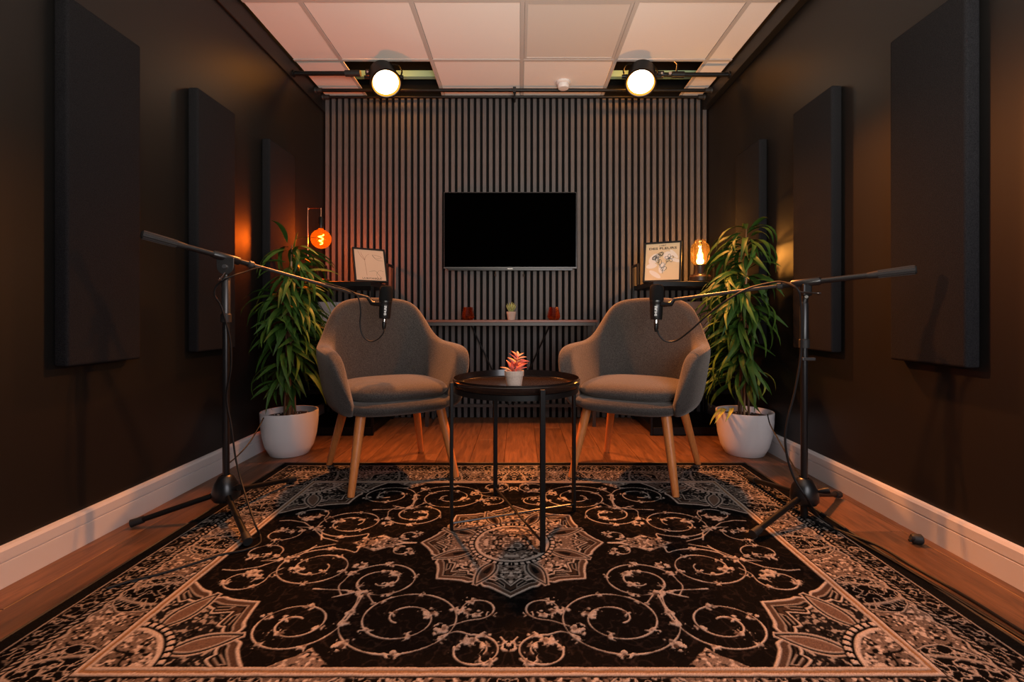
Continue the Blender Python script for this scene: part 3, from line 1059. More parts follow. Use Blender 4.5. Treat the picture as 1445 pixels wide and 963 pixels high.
TXT = Matrix.Rotation(PI / 2, 4, 'X')
# left print: slim line drawing
pl = picture('framed_print', 'black framed blush print of thin line flowers on the left corner rack', P(524.5, 397, 3.17), math.radians(36), math.radians(17), .225, .246, M_paper_l)
pl.location.z = ZS + .001
ink(pl, 'line_drawing', [[(-.055, .215), (-.052, .20), (-.035, .165), (-.032, .12), (-.028, .06), (-.027, .045)], [(-.034, .165), (-.02, .19), (0, .205)], [(-.075, .225), (-.06, .19), (-.035, .16), (-.03, .17)]], .0007, M_inkred)
ink(pl, 'sketch_lines', [[(.02, .20), (.05, .198), (.085, .185), (.06, .175), (.035, .178), (.02, .20)], [(.02, .20), (.05, .165), (.09, .16)], [(-.01, .075), (.03, .082), (.05, .06), (.07, .035), (.075, .03)], [(.045, .03), (.04, .06), (.06, .085), (.09, .08)]], .0005, M_ink)
text_part('caption', 'LA BOTANIQUE', .017, M_ink, pl, Matrix.Translation((.005, -.0036, .026)) @ TXT, width=.13)
# right print
pr = picture('framed_print', 'black framed sand coloured flower print with DES FLEURS heading on the right corner rack', P(933.5, 396, 3.15), math.radians(-26), math.radians(13), .248, .286, M_paper_r, border=.012)
pr.location.z = ZS + .001
text_part('heading', "L'ART", .015, M_ink, pr, Matrix.Translation((.0, -.0036, .258)) @ TXT, width=.045)
text_part('heading', 'DES FLEURS', .022, M_ink, pr, Matrix.Translation((.0, -.0036, .238)) @ TXT, width=.182, bold=.0004)
blob = MB()
for cx_, cz_, a_, rx, rz in ((-.055, .165, 40, .028, .044), (-.07, .115, 80, .018, .036), (-.045, .055, -55, .016, .046), (.035, .185, -20, .03, .03), (.075, .195, -40, .012, .04), (.085, .150, -70, .012, .036), (.0, .1, 10, .022, .04)):
    n = 20
    vs = [(0, 0, 0)] + [(rx * math.cos(2 * PI * k / n), 0, rz * math.sin(2 * PI * k / n)) for k in range(n)]
    blob.add(vs, [(0, 1 + k, 1 + (k + 1) % n) for k in range(n)], Matrix.Translation((cx_, -.0034 - .00004 * len(blob.f) / n, cz_)) @ Matrix.Rotation(math.radians(a_), 4, 'Y'))
blob.build('pale_shapes', M_white, pr)


def petal(cx_, cz_, a, L, W):
    out = []
    for k in range(9):
        t = k / 8 * 2 * PI
        x, z = W * math.sin(t), L * (1 - math.cos(t)) / 2
        out.append((cx_ + x * math.cos(a) + z * math.sin(a), cz_ - x * math.sin(a) + z * math.cos(a)))
    return out


rp_ = random.Random(11)
st = []
for k in range(9):
    a = k * 2 * PI / 9
    st.append(petal(-.03 + .018 * math.cos(a), .185 + .016 * math.sin(a), a + .4, .026, .011))
for k in range(5):
    a = k * 2 * PI / 5
    st.append(petal(.045, .165, a, .03, .009))
for k in range(5):
    st.append(petal(-.03 + .006 * k, .155 - .018 * k, -.9 + .5 * k, .04, .012))
st += [[(-.03, .17), (-.02, .13), (.0, .095), (.005, .06)], [(.042, .165), (.02, .12), (.004, .08)]]
ink(pr, 'line_drawing', st, .0011, M_ink, y=-.0046)
# unframed cards on the lower shelves
pc = picture('art_card', 'white art card leaning on the left rack behind the armchair back', P(476, 480, 3.3), math.radians(38), math.radians(26), .20, .27, M_card, border=0)
pc.location.z = .641
ink(pc, 'line_drawing', [[(-.05, .2), (-.02, .17), (0, .12)], [(-.05, .14), (-.01, .15), (.03, .2)]], .001, M_ink)
pd = picture('art_card', 'white art card with small floral sketch on the right rack behind the armchair back', P(980, 480, 3.3), math.radians(-38), math.radians(26), .20, .275, M_card, border=0)
pd.location.z = .641
ink(pd, 'line_drawing', [petal(.02, .16, a, .03, .01) for a in (0, 1.2, 2.4, 3.6, 4.8)] + [[(.02, .16), (.03, .11), (.06, .07)], [(.02, .16), (.06, .19), (.08, .2)]], .001, M_ink)

# ------------------------------------------------------------------ lamps
yl = 3.11
bl = P(453, 337.5, yl)
rodx = (434.5 - VX) / F * yl
lp = thing('table_lamp', 'copper arched table lamp with a glowing amber globe bulb in the left corner', 'lamp', (rodx + .06, yl, ZS + .001))
z_arch = CH + (VY - 294) / F * yl
MB().lathe([(0, ZS + .001), (.055, ZS + .001), (.058, ZS + .005), (.058, ZS + .016), (.054, ZS + .020), (0, ZS + .020)], 36, Matrix.Translation((rodx + .062, yl + .05, 0))).build('base', M_copper, lp, world=True, smooth=True, autosmooth=.5)
MB().tube(catmull([(rodx + .03, yl + .03, ZS + .016), (rodx + .004, yl, ZS + .05), (rodx, yl, ZS + .12), (rodx, yl, z_arch - .03), (rodx + .004, yl, z_arch - .006), (rodx + .02, yl, z_arch), (bl.x - .006, yl, z_arch), (bl.x, yl, z_arch - .008), (bl.x, yl, CH + (VY - 308) / F * yl)], 6), .0035, 8).build('arm', M_copper, lp, world=True, smooth=True)
MB().tube([P(453, 306, yl), P(453, 308, yl), P(453, 319, yl), P(453, 323, yl)], [.008, .016, .017, .015], 20).build('socket', M_black, lp, world=True, smooth=True)
rb = .0645
prof = [(.014, rb * 1.16), (.016, rb * 1.02)] + [(rb * math.sin(a), rb * math.cos(a)) for a in np.linspace(.34, PI, 18)]
prof[-1] = (0, -rb)
MB().lathe(prof, 40, Matrix.Translation(bl)).build('globe_bulb', M_bulb_l, lp, world=True, smooth=True, autosmooth=3)
fil = [bl + Vector((.016 * math.cos(t * 5.2) * (1 - .2 * t), .016 * math.sin(t * 5.2), .030 - .022 * t)) for t in np.linspace(0, 3, 60)]
MB().tube(fil, .0030, 6).build('filament', M_fil_l, lp, world=True, smooth=True)
MB().tube([bl + Vector((0, 0, rb * 1.1)), bl + Vector((0, 0, .03))], [.008, .004], 10).build('glass_stem', M_bulb_r, lp, world=True, smooth=True)
light('globe_bulb_light', 'POINT', bl, 22, (1.0, 0.30, 0.045), shadow_soft_size=.03)

yr = 3.16
br = P(988, 357, yr)
zg0, zg1 = CH + (VY - 374.5) / F * yr, CH + (VY - 339) / F * yr
lr_ = thing('table_lamp', 'jar shaped lamp with a bright golden filament on a dark base, right corner', 'lamp', (br.x, yr, ZS + .001))
Mt = Matrix.Translation((br.x, yr, 0))
MB().lathe([(0, ZS + .001), (.066, ZS + .001), (.072, ZS + .008), (.072, ZS + .035), (.062, ZS + .048), (.045, ZS + .056), (.038, zg0 - .012), (.040, zg0 + .002), (0, zg0 + .002)], 40, Mt).build('base', M_brownbase, lr_, world=True, smooth=True, autosmooth=.6)
H = zg1 - zg0
MB().lathe([(.036, zg0), (.050, zg0 + H * .10), (.060, zg0 + H * .24), (.061, zg0 + H * .66), (.054, zg0 + H * .80), (.036, zg0 + H * .90), (.034, zg1), (.031, zg1)], 40, Mt).build('glass_jar', M_bulb_r, lr_, world=True, smooth=True, autosmooth=3)
MB().lathe([(.010, zg0 + .004), (.014, zg0 + .02), (.026, zg0 + H * .24), (.022, zg0 + H * .40), (.011, zg0 + H * .55), (.010, zg0 + H * .74), (.0, zg0 + H * .78)], 20, Mt).build('inner_bulb', M_bulb_r, lr_, world=True, smooth=True)
MB().tube([(br.x + .008 * math.cos(k * 1.1), yr + .008 * math.sin(k * 1.1), zg0 + .02 + H * .5 * k / 24) for k in range(25)], .0022, 6).build('filament', M_fil_r, lr_, world=True, smooth=True)
MB().lathe([(0, zg0 + .006), (.018, zg0 + .010), (.025, zg0 + .028), (.016, zg0 + .050), (.008, zg0 + .070), (.006, zg0 + .125), (0, zg0 + .13)], 16, Mt).build('glowing_core', M_glow_r, lr_, world=True, smooth=True)
light('jar_bulb_light', 'POINT', (br.x, yr, zg0 + .06), 36, (1.0, 0.46, 0.12), shadow_soft_size=.025)

# ------------------------------------------------------------------ studio spot cans and bars
def can(px, py, y, aim, label, energy, bar):
    c = P(px, py, y)
    d = (Vector(aim) - c).normalized()
    rot = d.to_track_quat('Z', 'Y')
    t = thing('spot_can', label, 'stage light', c, rot, group='amber stage lights under the ceiling')
    r = .098
    MB().lathe([(0, -.215), (.040, -.215), (.052, -.20), (.058, -.15), (r - .010, -.125), (r - .004, -.02), (r - .004, 0)], 44).lathe([(r - .006, -.001), (r - .010, -.03), (r - .02, -.10)], 44).build('housing', M_black, t, smooth=True, autosmooth=.6)
    MB().lathe([(r - .006, -.006), (r + .004, -.006), (r + .004, .004), (r - .006, .004)], 44, close=True).build('front_ring', M_black, t, smooth=True, autosmooth=.5)
    MB().lathe([(0, -.006), (r * .5, -.008), (r * .84, -.013)], 44).build('lens', M_lens, t, smooth=True)
    MB().lathe([(r * .84, -.0128), (r * .945, -.004)], 44).build('lens_rim', M_lensrim, t, smooth=True)
    # yoke
    inv = rot.to_matrix().inverted()
    side = inv @ Vector((1, 0, 0))
    up = inv @ Vector((0, .45, .9)).normalized()
    pv = Vector((0, 0, -.075))
    pts = [pv + side * (r + .012) + up * 0, pv + side * (r + .014) + up * .06, pv + side * (r - .01) + up * .118, pv + side * .03 + up * .13, pv - side * .03 + up * .13, pv - side * (r - .01) + up * .118, pv - side * (r + .014) + up * .06, pv - side * (r + .012)]
    MB().tube(catmull(pts, 5), .0055, 8).build('yoke', M_black, t, smooth=True)
    for s_ in (-1, 1):
        MB().tube([pv + side * s_ * (r - .012), pv + side * s_ * (r + .03)], [.014, .012], 12).build('knob', M_black, t, smooth=True)
    b0 = inv @ (Vector(bar) - c)
    top = pv + up * .13
    MB().tube([top, b0], .009, 10).build('hanger', M_black, t, smooth=True)
    MB().tube([b0 - side * .022, b0 + side * .022], .024, 14).build('clamp', M_satin, t, smooth=True, autosmooth=.5)
    MB().tube([b0 + Vector(inv @ Vector((.0, -.03, -.01))), b0 + Vector(inv @ Vector((.0, -.045, -.012)))], .007, 10).build('clamp_bolt', M_chrome, t, smooth=True)
    light('spot_can_light', 'SPOT', c + d * .02, energy, (1.0, 0.30, 0.062), aim, spot_size=math.radians(94), spot_blend=1.0, shadow_soft_size=.05)
    light('spot_can_glow_fill', 'POINT', c - d * .27, 7, (1.0, 0.34, 0.05), shadow_soft_size=.03)  # added fill behind the can for orange glow on slats and void
    return t


def bar(name, label, pts, r, caps=True):
    t = thing(name, label, 'pole', pts[0])
    MB().tube(pts, r, 12).build('tube', M_black, t, world=True, smooth=True)
    d = (Vector(pts[-1]) - Vector(pts[0])).normalized()
    return t


def flange(t, p, d, r=.022):
    p, d = Vector(p), Vector(d)
    MB().tube([p, p + d * .008, p + d * .010, p + d * .035], [r, r, r * .66, r * .6], 16).build('end_flange', M_black, t, world=True, smooth=True, autosmooth=.5)


# short arms from the side fascias
zb = 2.388
t = bar('support_bar', 'short black bar from the left wall to the left stage light', [(TL, 3.09, zb), (-1.06, 3.09, zb)], .014)
flange(t, (TL, 3.09, zb), (1, 0, 0))
MB().tube([(-1.15, 3.09, zb), (-1.05, 3.09, zb)], .020, 14).build('grip_sleeve', M_rubber, t, world=True, smooth=True)
t2 = bar('support_bar', 'short black bar from the right wall to the right stage light', [(TR, 3.13, zb + .012), (.93, 3.13, zb + .012)], .014)
flange(t2, (TR, 3.13, zb + .012), (-1, 0, 0))
q = Vector((1.05, 3.13, zb + .012))
MB().tube([q + Vector((-.03, 0, 0)), q + Vector((.05, 0, 0))], .021, 12).tube([q + Vector((0, 0, .0)), q + Vector((0, -.02, .06)), q + Vector((-.02, 0, .10))], .006, 8).build('grip_clamp', M_satin, t2, world=True, smooth=True)
MB().tube([q + Vector((-.055, -.022, -.010)), q + Vector((-.055, -.045, -.012))], .010, 12).build('clamp_bolt', M_chrome, t2, world=True, smooth=True)
can(545, 118, 3.06, (-.05, 1.9, .4), 'round amber stage light glowing white under the ceiling, left of the television', 360, (-.99, 3.09, zb))
can(904, 117.5, 3.06, (.35, 1.9, .4), 'round amber stage light glowing white under the ceiling, right of the television', 430, (.94, 3.13, zb + .012))
# two long rails across the back
for nm, yy, py, xl, xr in (('front', 3.42, 127.5, TL, TR), ('rear', 3.55, 137, TL, TR)):
    z = CH + (VY - py) / F * yy
    t = bar('ceiling_rail', 'long thin black rail across the back ceiling, ' + ('nearer the camera' if nm == 'front' else 'nearest the slatted wall'), [(xl, yy, z), (0, yy, z + .001), (xr, yy, z)], .0125 if nm == 'front' else .010)
    for xx, s_ in ((xl, 1), (xr, -1)):
        MB().tube([(xx, yy, z), (xx + s_ * .012, yy, z), (xx + s_ * .014, yy, z), (xx + s_ * .05, yy, z)], [.024, .022, .017, .016], 14).build('end_cap', M_rubber, t, world=True, smooth=True, autosmooth=.6)
    if nm == 'front':
        xc = P(726, 127, yy).x
        MB().box2((xc - .011, yy - .016, z - .018), (xc + .011, yy + .016, z + .020)).build('joiner', M_rubber, t, world=True, bevel=.002)
        MB().box2((xc - .007, yy, z - .06), (xc + .007, yy + .014, z)).build('drop_bracket', M_black, t, world=True)
        MB().box2((xc - .007, yy + .01, z - .008), (xc + .007, YB + .002, z + .004)).build('wall_arm', M_black, t, world=True)

# smoke detector
sd = P(795, 118, 3.36)
t = thing('smoke_detector', 'small white round smoke detector on the ceiling above the rails', 'smoke detector', (sd.x, 3.36, ZC))
MB().lathe([(0, .001), (.052, .001), (.052, -.012), (.046, -.016), (0, -.016)], 32).build('base', M_detector, t, smooth=True, autosmooth=.5)
MB().lathe([(.040, -.015), (.042, -.034), (.036, -.046), (.0, -.050)], 32).build('cap', M_detector, t, smooth=True, autosmooth=.6)

# ------------------------------------------------------------------ microphone stands
def stand(base, feet, ztop, label, mirror, ball):
    t = thing('microphone_stand', label, 'microphone stand', base)
    x, y = base[0], base[1]
    zh = .108
    MB().lathe([(.016, zh + .055), (.026, zh + .050), (.042, zh + .022), (.050, zh - .010), (.050, zh - .030), (.042, zh - .042), (.018, zh - .046)], 28, Matrix.Translation((x, y, 0))).build('hub', M_satin, t, world=True, smooth=True, autosmooth=.9)
    MB().tube([(x + .04, y - .02, zh + .01), (x + .062, y - .03, zh + .015), (x + .074, y - .036, zh + .018)], [.006, .012, .012], 12).build('hub_knob', M_black, t, world=True, smooth=True)
    for f in feet:
        f = Vector(f)
        d = (f - Vector((x, y, 0)))
        d.z = 0
        d.normalize()
        a = Vector((x, y, zh - .018)) + d * .035
        tip = Vector((f.x, f.y, f.z + .015))
        e = a.lerp(tip, .90)
        MB().tube([a, e], .0105, 12).build('leg', M_black, t, world=True, smooth=True)
        MB().tube([e - (tip - a).normalized() * .012, e + (tip - a).normalized() * .02, tip], [.0135, .0145, .0150], 12).build('rubber_foot', M_rubber, t, world=True, smooth=True)
    MB().tube([(x, y, zh - .04), (x, y, zh + .30), (x, y, ztop - .20)], .0125, 14).build('lower_pole', M_satin, t, world=True, smooth=True)
    MB().tube([(x, y, ztop - .20), (x, y, ztop - .17), (x, y, ztop - .165)], [.0185, .0185, .015], 14).build('clutch', M_rubber, t, world=True, smooth=True, autosmooth=.5)
    MB().tube([(x, y, ztop - .165), (x, y, ztop - .03), (x, y, ztop - .02)], [.0155, .0155, .010], 14).build('upper_sleeve', M_gun if mirror < 0 else M_satin, t, world=True, smooth=True, autosmooth=.5)
    return t


def boom(t, rear, front, piv, top, knob_dir):
    rear, front, piv = Vector(rear), Vector(front), Vector(piv)
    d = (front - rear).normalized()
    MB().tube([rear + d * .10, piv + d * .09], .0105, 12).build('boom_tube', M_satin, t, world=True, smooth=True)
    MB().tube([piv + d * .085, front], .0072, 12).build('boom_arm', M_gun, t, world=True, smooth=True)
    g = MB()
    n = 14
    MB().tube([rear, rear + d * .004, rear + d * .105, rear + d * .135], [.011, .0155, .0135, .0105], 14).build('grip', M_rubber, t, world=True, smooth=True, autosmooth=.6)
    u = d.orthogonal().normalized()
    v = d.cross(u)
    rib = MB()
    for k in range(12):
        a = 2 * PI * k / 12
        o_ = (u * math.cos(a) + v * math.sin(a))
        rib.tube([rear + d * .006 + o_ * .0152, rear + d * .105 + o_ * .0132], .0016, 5)
    rib.build('grip_ribs', M_gun, t, world=True)
    MB().tube([piv - d * .05, piv - d * .045, piv + d * .045, piv + d * .05], [.0125, .0155, .0155, .0125], 14).build('boom_clamp', M_satin, t, world=True, smooth=True, autosmooth=.6)
    MB().tube([piv + d * .078, piv + d * .082, piv + d * .096, piv + d * .10], [.011, .0145, .0145, .010], 12).build('boom_collar', M_gun, t, world=True, smooth=True, autosmooth=.5)


# left stand
LB = (-1.148, 1.83, 0)
lf = [FL(185, 745), FL(350, 776) + Vector((0, 0, ZR)), FL(415, 684) + Vector((0, 0, ZR))]
ms = stand(LB, lf, 1.00 - .04, 'black boom microphone stand on the left with its boom sloping down to the right', -1, None)
p_rear, p_piv, p_front = P(199, 330.5, 1.625), P(320, 364, 1.83), P(519, 420, 2.285)
boom(ms, p_rear, p_front, p_piv, .96, 1)
# U plate of the left swivel
sw = MB()
n = 10
prof = [(-.036, .012)] + [(.030 * math.sin(a) , -.024 - .030 * math.cos(a)) for a in np.linspace(-PI / 2, PI / 2, n)] + [(.036, .012)]
prof = [(-.033, .010), (-.033, -.020)] + [(-.033 * math.cos(a), -.022 - .033 * math.sin(a)) for a in np.linspace(.2, PI - .2, n)] + [(.033, -.020), (.033, .010)]
vs = [(a, s_, b) for s_ in (-.010, -.016) for a, b in prof]
k = len(prof)
sw.add(vs, [tuple(range(k - 1, -1, -1)), tuple(range(k, 2 * k))] + [(i, (i + 1) % k, k + (i + 1) % k, k + i) for i in range(k)], Matrix.Translation(p_piv + Vector((.003, 0, -.012))))
sw.build('swivel_plate', M_gun, ms, world=True, bevel=.001, seg=1)
cpt = p_piv + Vector((.004, -.016, -.036))
MB().tube([cpt, cpt + Vector((0, -.008, 0))], [.010, .008], 16).build('swivel_screw', M_chrome, ms, world=True, smooth=True)
MB().tube([cpt + Vector((0, .02, 0)), (LB[0], LB[1], .94)], [.012, .012], 12).build('swivel_post', M_satin, ms, world=True, smooth=True)
MB().tube([P(318, 385, 1.80), P(311, 394, 1.79)], .0035, 8).tube([P(311, 394, 1.79), P(308.5, 395, 1.79)], .006, 8).build('wing_lever', M_chrome, ms, world=True, smooth=True)

# right stand
RB = (1.096, 1.80, 0)
rf = [FL(1062, 765) + Vector((0, 0, ZR)), FL(1184, 703), FL(1059, 684) + Vector((0, 0, ZR))]
mr_ = stand(RB, rf, .862, 'black boom microphone stand on the right with its boom rising to the right', 1, None)
MB().tube([(RB[0], RB[1], 0), (RB[0], RB[1], .07)], .013, 14).build('pole_end', M_black, mr_, world=True, smooth=True)
MB().box((RB[0] + .008, RB[1] - .012, .62), (.05, .014, .012)).build('cable_clip', M_gun, mr_, world=True, bevel=.002)
q_rear, q_piv, q_front = P(1294, 380.5, 1.583), P(1137, 399, 1.80), P(951, 423, 2.14)
boom(mr_, q_rear, q_front, q_piv, .86, 1)
MB().box((q_piv.x, q_piv.y - .002, q_piv.z - .028), (.034, .026, .048)).build('swivel_plate', M_black, mr_, world=True, bevel=.006)
MB().tube([(RB[0], RB[1], .835), (RB[0] + .004, RB[1], .868)], [.012, .014], 14).build('swivel_post', M_black, mr_, world=True, smooth=True)
MB().tube([P(1138, 419, 1.785), P(1138, 419, 1.779)], [.008, .006], 14).build('swivel_screw', M_gun, mr_, world=True, smooth=True)
MB().tube([P(1127, 412.5, 1.77), P(1139, 413, 1.77), P(1155, 414.5, 1.77)], [.004, .0035, .003], 8).tube([P(1154, 414.4, 1.77), P(1157.5, 414.6, 1.77)], .0052, 8).build('wing_lever', M_chrome, mr_, world=True, smooth=True)


# ------------------------------------------------------------------ microphones
def microphone(px, ptop, pbot, y, tilt, side, label, front):
    c = P(px, (ptop + pbot) / 2, y)
    k = (pbot - ptop) / F * y                          # overall length
    t = thing('microphone', label, 'microphone', c, Quaternion((0, 1, 0), math.radians(tilt)), group='black broadcast microphones on booms')
    h = k / 2
    rr = .0305
    MB().lathe([(0, h), (rr * .75, h - .003), (rr * .97, h - .012), (rr * 1.05, h - .03), (rr * 1.05, h - .072), (rr * 1.0, h - .078), (0, h - .078)], 32).build('foam_windscreen', M_foam, t, smooth=True, autosmooth=.7)
    MB().lathe([(0, h - .076), (rr * 1.02, h - .076), (rr * 1.03, h - .086), (rr * .98, h - .089), (rr * .97, h - .10), (rr * .88, -h + .006), (rr * .82, -h), (0, -h)], 32).build('body', M_satin, t, smooth=True, autosmooth=.6)
    # yoke arm to the boom
    e = t.matrix_basis.inverted() @ Vector(front)
    s_ = 1 if e.x > 0 else -1
    zz = h - .088
    MB().tube([(s_ * (rr + .004), -.018, zz - .006), (s_ * (rr + .03), -.012, zz - .004), e], [.011, .012, .008], 10).tube([(s_ * (rr + .004), .018, zz - .006), (s_ * (rr + .03), .012, zz - .004), e], [.011, .012, .008], 10).build('yoke', M_satin, t, smooth=True)
    MB().tube([(s_ * rr * .2, -rr * 1.02, zz - .004), (s_ * (rr + .012), -.022, zz - .004)], [.010, .010], 10).build('yoke_screw', M_satin, t, smooth=True)
    MB().lathe([(.010, -h + .002), (.010, -h - .016)], 20).build('cable_socket', M_chrome, t, smooth=True)
    MB().lathe([(.0095, -h - .015), (.0105, -h - .018), (.0095, -h - .042), (.005, -h - .056), (0, -h - .056)], 20).build('cable_plug', M_black, t, smooth=True)
    tx = .010 if side > 0 else -.010
    text_part('lettering', 'SHURE', .0145, M_whiteink, t, Matrix.Translation((tx, -math.sqrt((rr * .945) ** 2 - tx * tx) - .0006, -h + .040)) @ Matrix.Rotation(math.atan2(tx, .028), 4, 'Z') @ TXT @ Matrix.Rotation(PI / 2, 4, 'Z'), width=.046, bold=.0003)
    return c


mc1 = microphone(544, 403, 450, 2.29, 3.5, 1, 'black microphone with foam windscreen hanging in front of the left armchair', p_front)
mc2 = microphone(926.5, 401, 451.5, 2.15, 1, -1, 'black microphone with foam windscreen hanging in front of the right armchair', q_front)


# ------------------------------------------------------------------ cables
def cable(label, pts, r=.0032, n=10):
    t = tag(MB().tube(catmull(pts, n), r, 7).build('cable', M_cable, smooth=True), label, 'cable')
    return t


def RG(px, py, z=ZR):
    f = FL(px, py)
    return Vector((f.x, f.y, z + .0035))


bd = (p_front - p_rear).normalized()
cable('black cable looping from the left microphone down the left stand to the rug', [
    P(542.3, 463, 2.29), P(541, 470, 2.28), P(533, 479, 2.275), P(522, 482, 2.27), P(512, 474, 2.265), P(508, 458, 2.26), P(509, 440, 2.25), P(506, 422, 2.235), P(497, 412, 2.21),
    P(470, 402.5, 2.15), P(440, 397, 2.085), P(400, 387, 1.99), P(370, 378, 1.92), P(345, 384, 1.85), P(325, 391, 1.79), P(307, 402, 1.79), P(303, 416, 1.79), P(311, 430, 1.80), P(316, 445, 1.80), P(325, 480, 1.81), P(326, 520, 1.81),
    P(320, 560, 1.81), P(327, 605, 1.80), P(333, 650, 1.78), P(345, 695, 1.72), P(360, 740, 1.64), RG(367, 762), RG(366, 774), RG(345, 783), RG(310, 790), RG(270, 803), RG(225, 817), RG(185, 827), RG(150, 838)], .0034)
cable('thin black cable hanging behind the left stand by the white baseboard', [P(372, 590, 2.3), P(366, 602, 2.25), P(352, 625, 2.15), P(337, 642, 2.05), P(322, 655, 1.93)], .003)
cable('black cable looping from the right microphone along the boom and down the right stand', [
    P(928, 466, 2.15), P(929.5, 472, 2.15), P(937, 480.5, 2.145), P(947, 482.5, 2.14), P(958, 479, 2.12), P(975, 466, 2.08), P(995, 448, 2.04), P(1020, 428, 1.98), P(1043, 413.5, 1.93), P(1060, 406, 1.91), P(1085, 400, 1.87), P(1105, 398.5, 1.83), P(1125, 408, 1.77), P(1130, 430, 1.78),
    P(1131, 470, 1.785), P(1129, 510, 1.785), P(1121, 555, 1.78), P(1112, 590, 1.775), P(1108, 620, 1.77), P(1112, 650, 1.76), P(1122, 678, 1.745), P(1138, 703, 1.72), RG(1155, 735, ZR + .002), RG(1180, 752), RG(1215, 772), RG(1250, 792), RG(1300, 822), Vector((1.213, 1.22, .004)), Vector((1.222, 1.05, .0038)), Vector((1.228, .9, .0038)), Vector((1.23, .7, .0038))], .0042)
cable('second black cable running along the right rug edge beside the stand', [RG(1138, 734, ZR), RG(1165, 748), RG(1200, 761, ZR), Vector((1.203, 1.56, .014)), Vector((1.225, 1.45, .0045)), Vector((1.240, 1.3, .0045)), Vector((1.243, 1.15, .0045)), Vector((1.262, 1.0, .0045)), Vector((1.27, .8, .0045)), Vector((1.27, .6, .0045))], .0048)
cable('thin black cable hanging between the right plant pot and the right stand', [P(1083, 585, 2.35), P(1087, 600, 2.3), P(1098, 620, 2.2), P(1112, 645, 2.05), P(1128, 672, 1.85)], .003)

# rubber door stop on the floor
ds = FL(1294, 768)
t = thing('door_stop', 'small black knobbly rubber door stop on the floor by the right baseboard', 'door stop', (ds.x, ds.y, 0))
Md = Matrix.Translation((0, 0, .017)) @ Matrix.Rotation(PI / 2, 4, 'Y') @ Matrix.Rotation(.3, 4, 'X')
MB().lathe([(0, -.016), (.013, -.016), (.017, -.010), (.017, .012), (.013, .016), (0, .016)], 20, Md).build('body', M_rubber, t, smooth=True, autosmooth=.6)
MB().tube([(-.012, -.004, .020), (-.028, -.006, .024)], [.008, .006], 10).tube([(-.010, .004, .012), (-.024, .004, .010)], [.007, .005], 10).build('prongs', M_rubber, t, smooth=True)


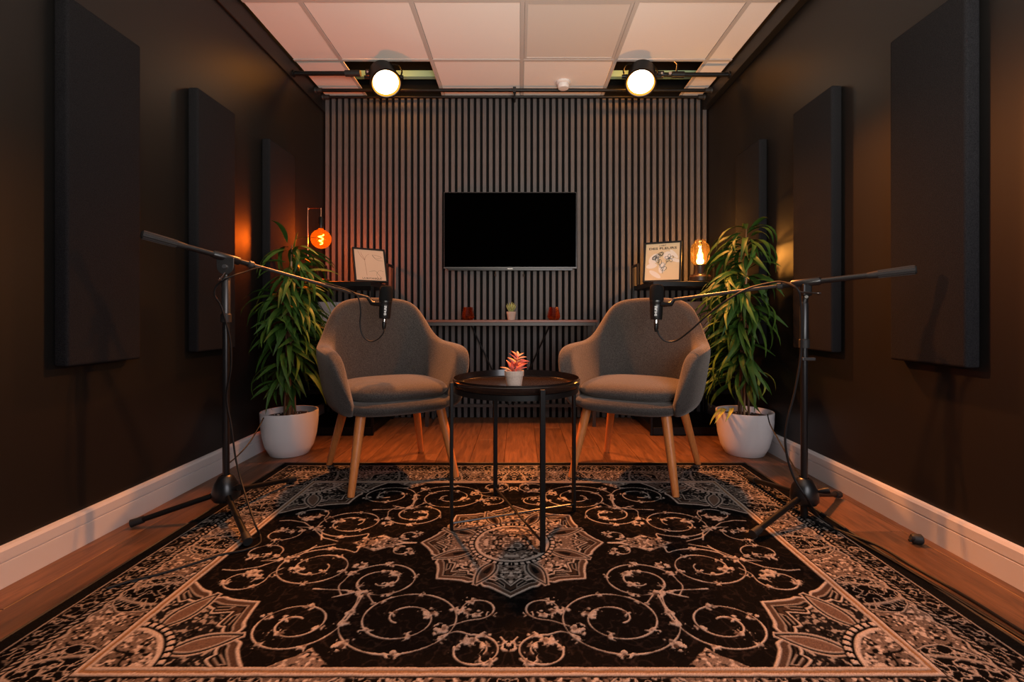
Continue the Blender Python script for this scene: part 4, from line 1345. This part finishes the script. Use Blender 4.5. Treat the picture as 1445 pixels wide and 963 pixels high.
# ------------------------------------------------------------------ tall potted plants
def big_plant(cx_, cy_, ztop, label, pot_label, seed, xlim, bright, nleaf):
    rr = random.Random(seed)
    t = thing('potted_fig', label, 'plant', (cx_, cy_, 0))
    R, Hh = .153, .245
    prof = [(0, 0.001), (.098, 0), (.104, .004), (.128, .05), (.143, .11), (.151, .18), (R, Hh - .004), (R - .001, Hh), (R - .010, Hh), (R - .012, Hh - .01), (R - .014, Hh - .035), (0, Hh - .035)]
    MB().lathe(prof, 64).build('pot', M_pot, t, smooth=True, autosmooth=.8)
    MB().lathe([(0, Hh - .026), (.06, Hh - .028), (R - .0145, Hh - .033)], 40).build('soil', M_soil, t, smooth=True)
    pb = MB()
    for _ in range(40):
        a, q = rr.uniform(0, 2 * PI), R * math.sqrt(rr.uniform(.1, .75))
        s_ = rr.uniform(.003, .006)
        pb.lathe([(0, s_), (s_, .2 * s_), (0, -s_)], 6, Matrix.Translation((q * math.cos(a), q * math.sin(a), Hh - .027)))
    o = pb.build('perlite', M_pebble, t)
    o['kind'] = 'stuff'
    MB().tube([(0, 0, Hh - .03), (.004, 0, .6), (.012, -.005, ztop - .14)], .0055, 8).build('support_cane', M_cane, t, smooth=True)
    stems = []
    for k in range(5):
        a = k * 2 * PI / 5 + rr.uniform(-.3, .3)
        top = Vector((.045 * math.cos(a), .045 * math.sin(a), ztop - .10 - .12 * k * rr.uniform(.5, 1)))
        if k == 0:
            top = Vector((.012, 0, ztop - .045))
        pts = [Vector((.03 * math.cos(a), .03 * math.sin(a), Hh - .03)), Vector((.018 * math.cos(a), .018 * math.sin(a), .55)), top.lerp(Vector((0, 0, .7)), .35), top]
        cr = catmull(pts, 10)
        stems.append(cr)
        MB().tube(cr, [.006 - .004 * i / len(cr) for i in range(len(cr))], 7).build('stem', M_stem, t, smooth=True)
    kinds = []
    for i in range(8):
        L = (.20, .235, .27, .30)[i % 4]
        me, tip = leaf_mesh('leaf', L, (.023, .026, .029, .025)[(i + i // 4) % 4], (1.1, 1.5, 1.9, 1.3)[(i * 3 + i // 4) % 4], M_leaf if i < 6 else M_leaf2, fold=.3, curl=(-.012, .0, .012)[i % 3])
        kinds.append((me, tip))
    cnt = 0
    tries = 0
    while cnt < nleaf and tries < 6000:
        tries += 1
        cr = stems[rr.choice((0, 0, 1, 2, 3, 4))]
        f = rr.uniform(.12, 1.0) ** .85
        p = cr[min(len(cr) - 1, int(f * (len(cr) - 1)))]
        az = rr.uniform(0, 2 * PI)
        hrel = (p.z - Hh) / (ztop - Hh)
        el = rr.uniform(-25, 30) + (30 if hrel > .93 else 0) - (10 if hrel < .3 else 0)
        me, tip = rr.choice(kinds)
        k = rr.uniform(.85, 1.15) * (1.0 if hrel < .8 else .95)
        stalk = Vector((math.cos(az), math.sin(az), .5)) * rr.uniform(.02, .06) * (1.2 - .5 * hrel)
        Mx = Matrix.Translation(p + stalk) @ Matrix.Rotation(az, 4, 'Z') @ Matrix.Rotation(-math.radians(el), 4, 'Y') @ Matrix.Rotation(rr.uniform(-.7, .7), 4, 'X') @ Matrix.Scale(k, 4)
        tp_ = Mx @ tip
        mid = Mx @ (tip * .5)
        xs = [cx_ + (Mx @ v.co).x for v in me.vertices]
        if min(xs) < -1.446 or max(xs) > 1.394:
            continue
        if (xlim > 0 and tp_.z > .98 and tp_.x < -.18) or (xlim < 0 and tp_.z > 1.08 and tp_.x > .11):
            continue
        if tp_.z < .20 or cy_ + tp_.y > 3.2 or tp_.x * (-1 if xlim < 0 else 1) < -.30:
            continue
        if tp_.z < Hh + .03 and math.hypot(tp_.x, tp_.y) < R + .05 and rr.random() < .8:
            continue
        put_leaf('leaf', me, t, Mx)
        cnt += 1
    return t, kinds


pf1, kd = big_plant(-1.312, 2.672, 1.235, 'tall leafy fig in white pot in the left corner below the globe lamp', '', 21, -1.432, 0, 290)
pf2, kd2 = big_plant(1.285, 2.672, 1.325, 'tall leafy fig in white pot in the right corner with yellowed lower leaves', '', 34, 1.385, 1, 290)
# upright new leaf on the left plant, long flat ones on the right, dry ones by the right pot rim
put_leaf('leaf', leaf_mesh('leaf', .13, .022, .2, M_leaf2)[0], pf1, Matrix.Translation((.022, 0, 1.14)) @ Matrix.Rotation(-math.radians(83), 4, 'Y'))
put_leaf('leaf', leaf_mesh('leaf', .20, .016, .5, M_leaf2)[0], pf1, Matrix.Translation((.03, -.02, 1.22)) @ Matrix.Rotation(-math.radians(10), 4, 'Y'))
for az, el, z in ((192, 14, 1.28), (-72, 22, 1.27), (-80, 26, 1.25), (205, 5, 1.18), (-66, 10, 1.20), (235, 8, 1.22), (-70, 14, 1.14)):
    put_leaf('leaf', kd2[2][0], pf2, Matrix.Translation((.012, 0, z)) @ Matrix.Rotation(math.radians(az), 4, 'Z') @ Matrix.Rotation(-math.radians(el), 4, 'Y'))
dl = leaf_mesh('dry_leaf', .15, .022, 1.6, M_dry, fold=.6, curl=.02)[0]
for x, y, z, az, el in ((-.125, -.055, .262, 215, 10), (-.115, -.075, .268, 235, 18), (-.13, -.04, .265, 200, 0), (.012, -.06, .50, 265, -35), (.03, -.06, .46, 300, -40), (0, -.05, .47, 240, -50), (.05, -.05, .47, 330, -10)):
    o = put_leaf('dry_leaf', dl, pf2, Matrix.Translation((x, y, z)) @ Matrix.Rotation(math.radians(az), 4, 'Z') @ Matrix.Rotation(-math.radians(el), 4, 'Y'))
    o['label'] = 'yellowed drooping leaf'
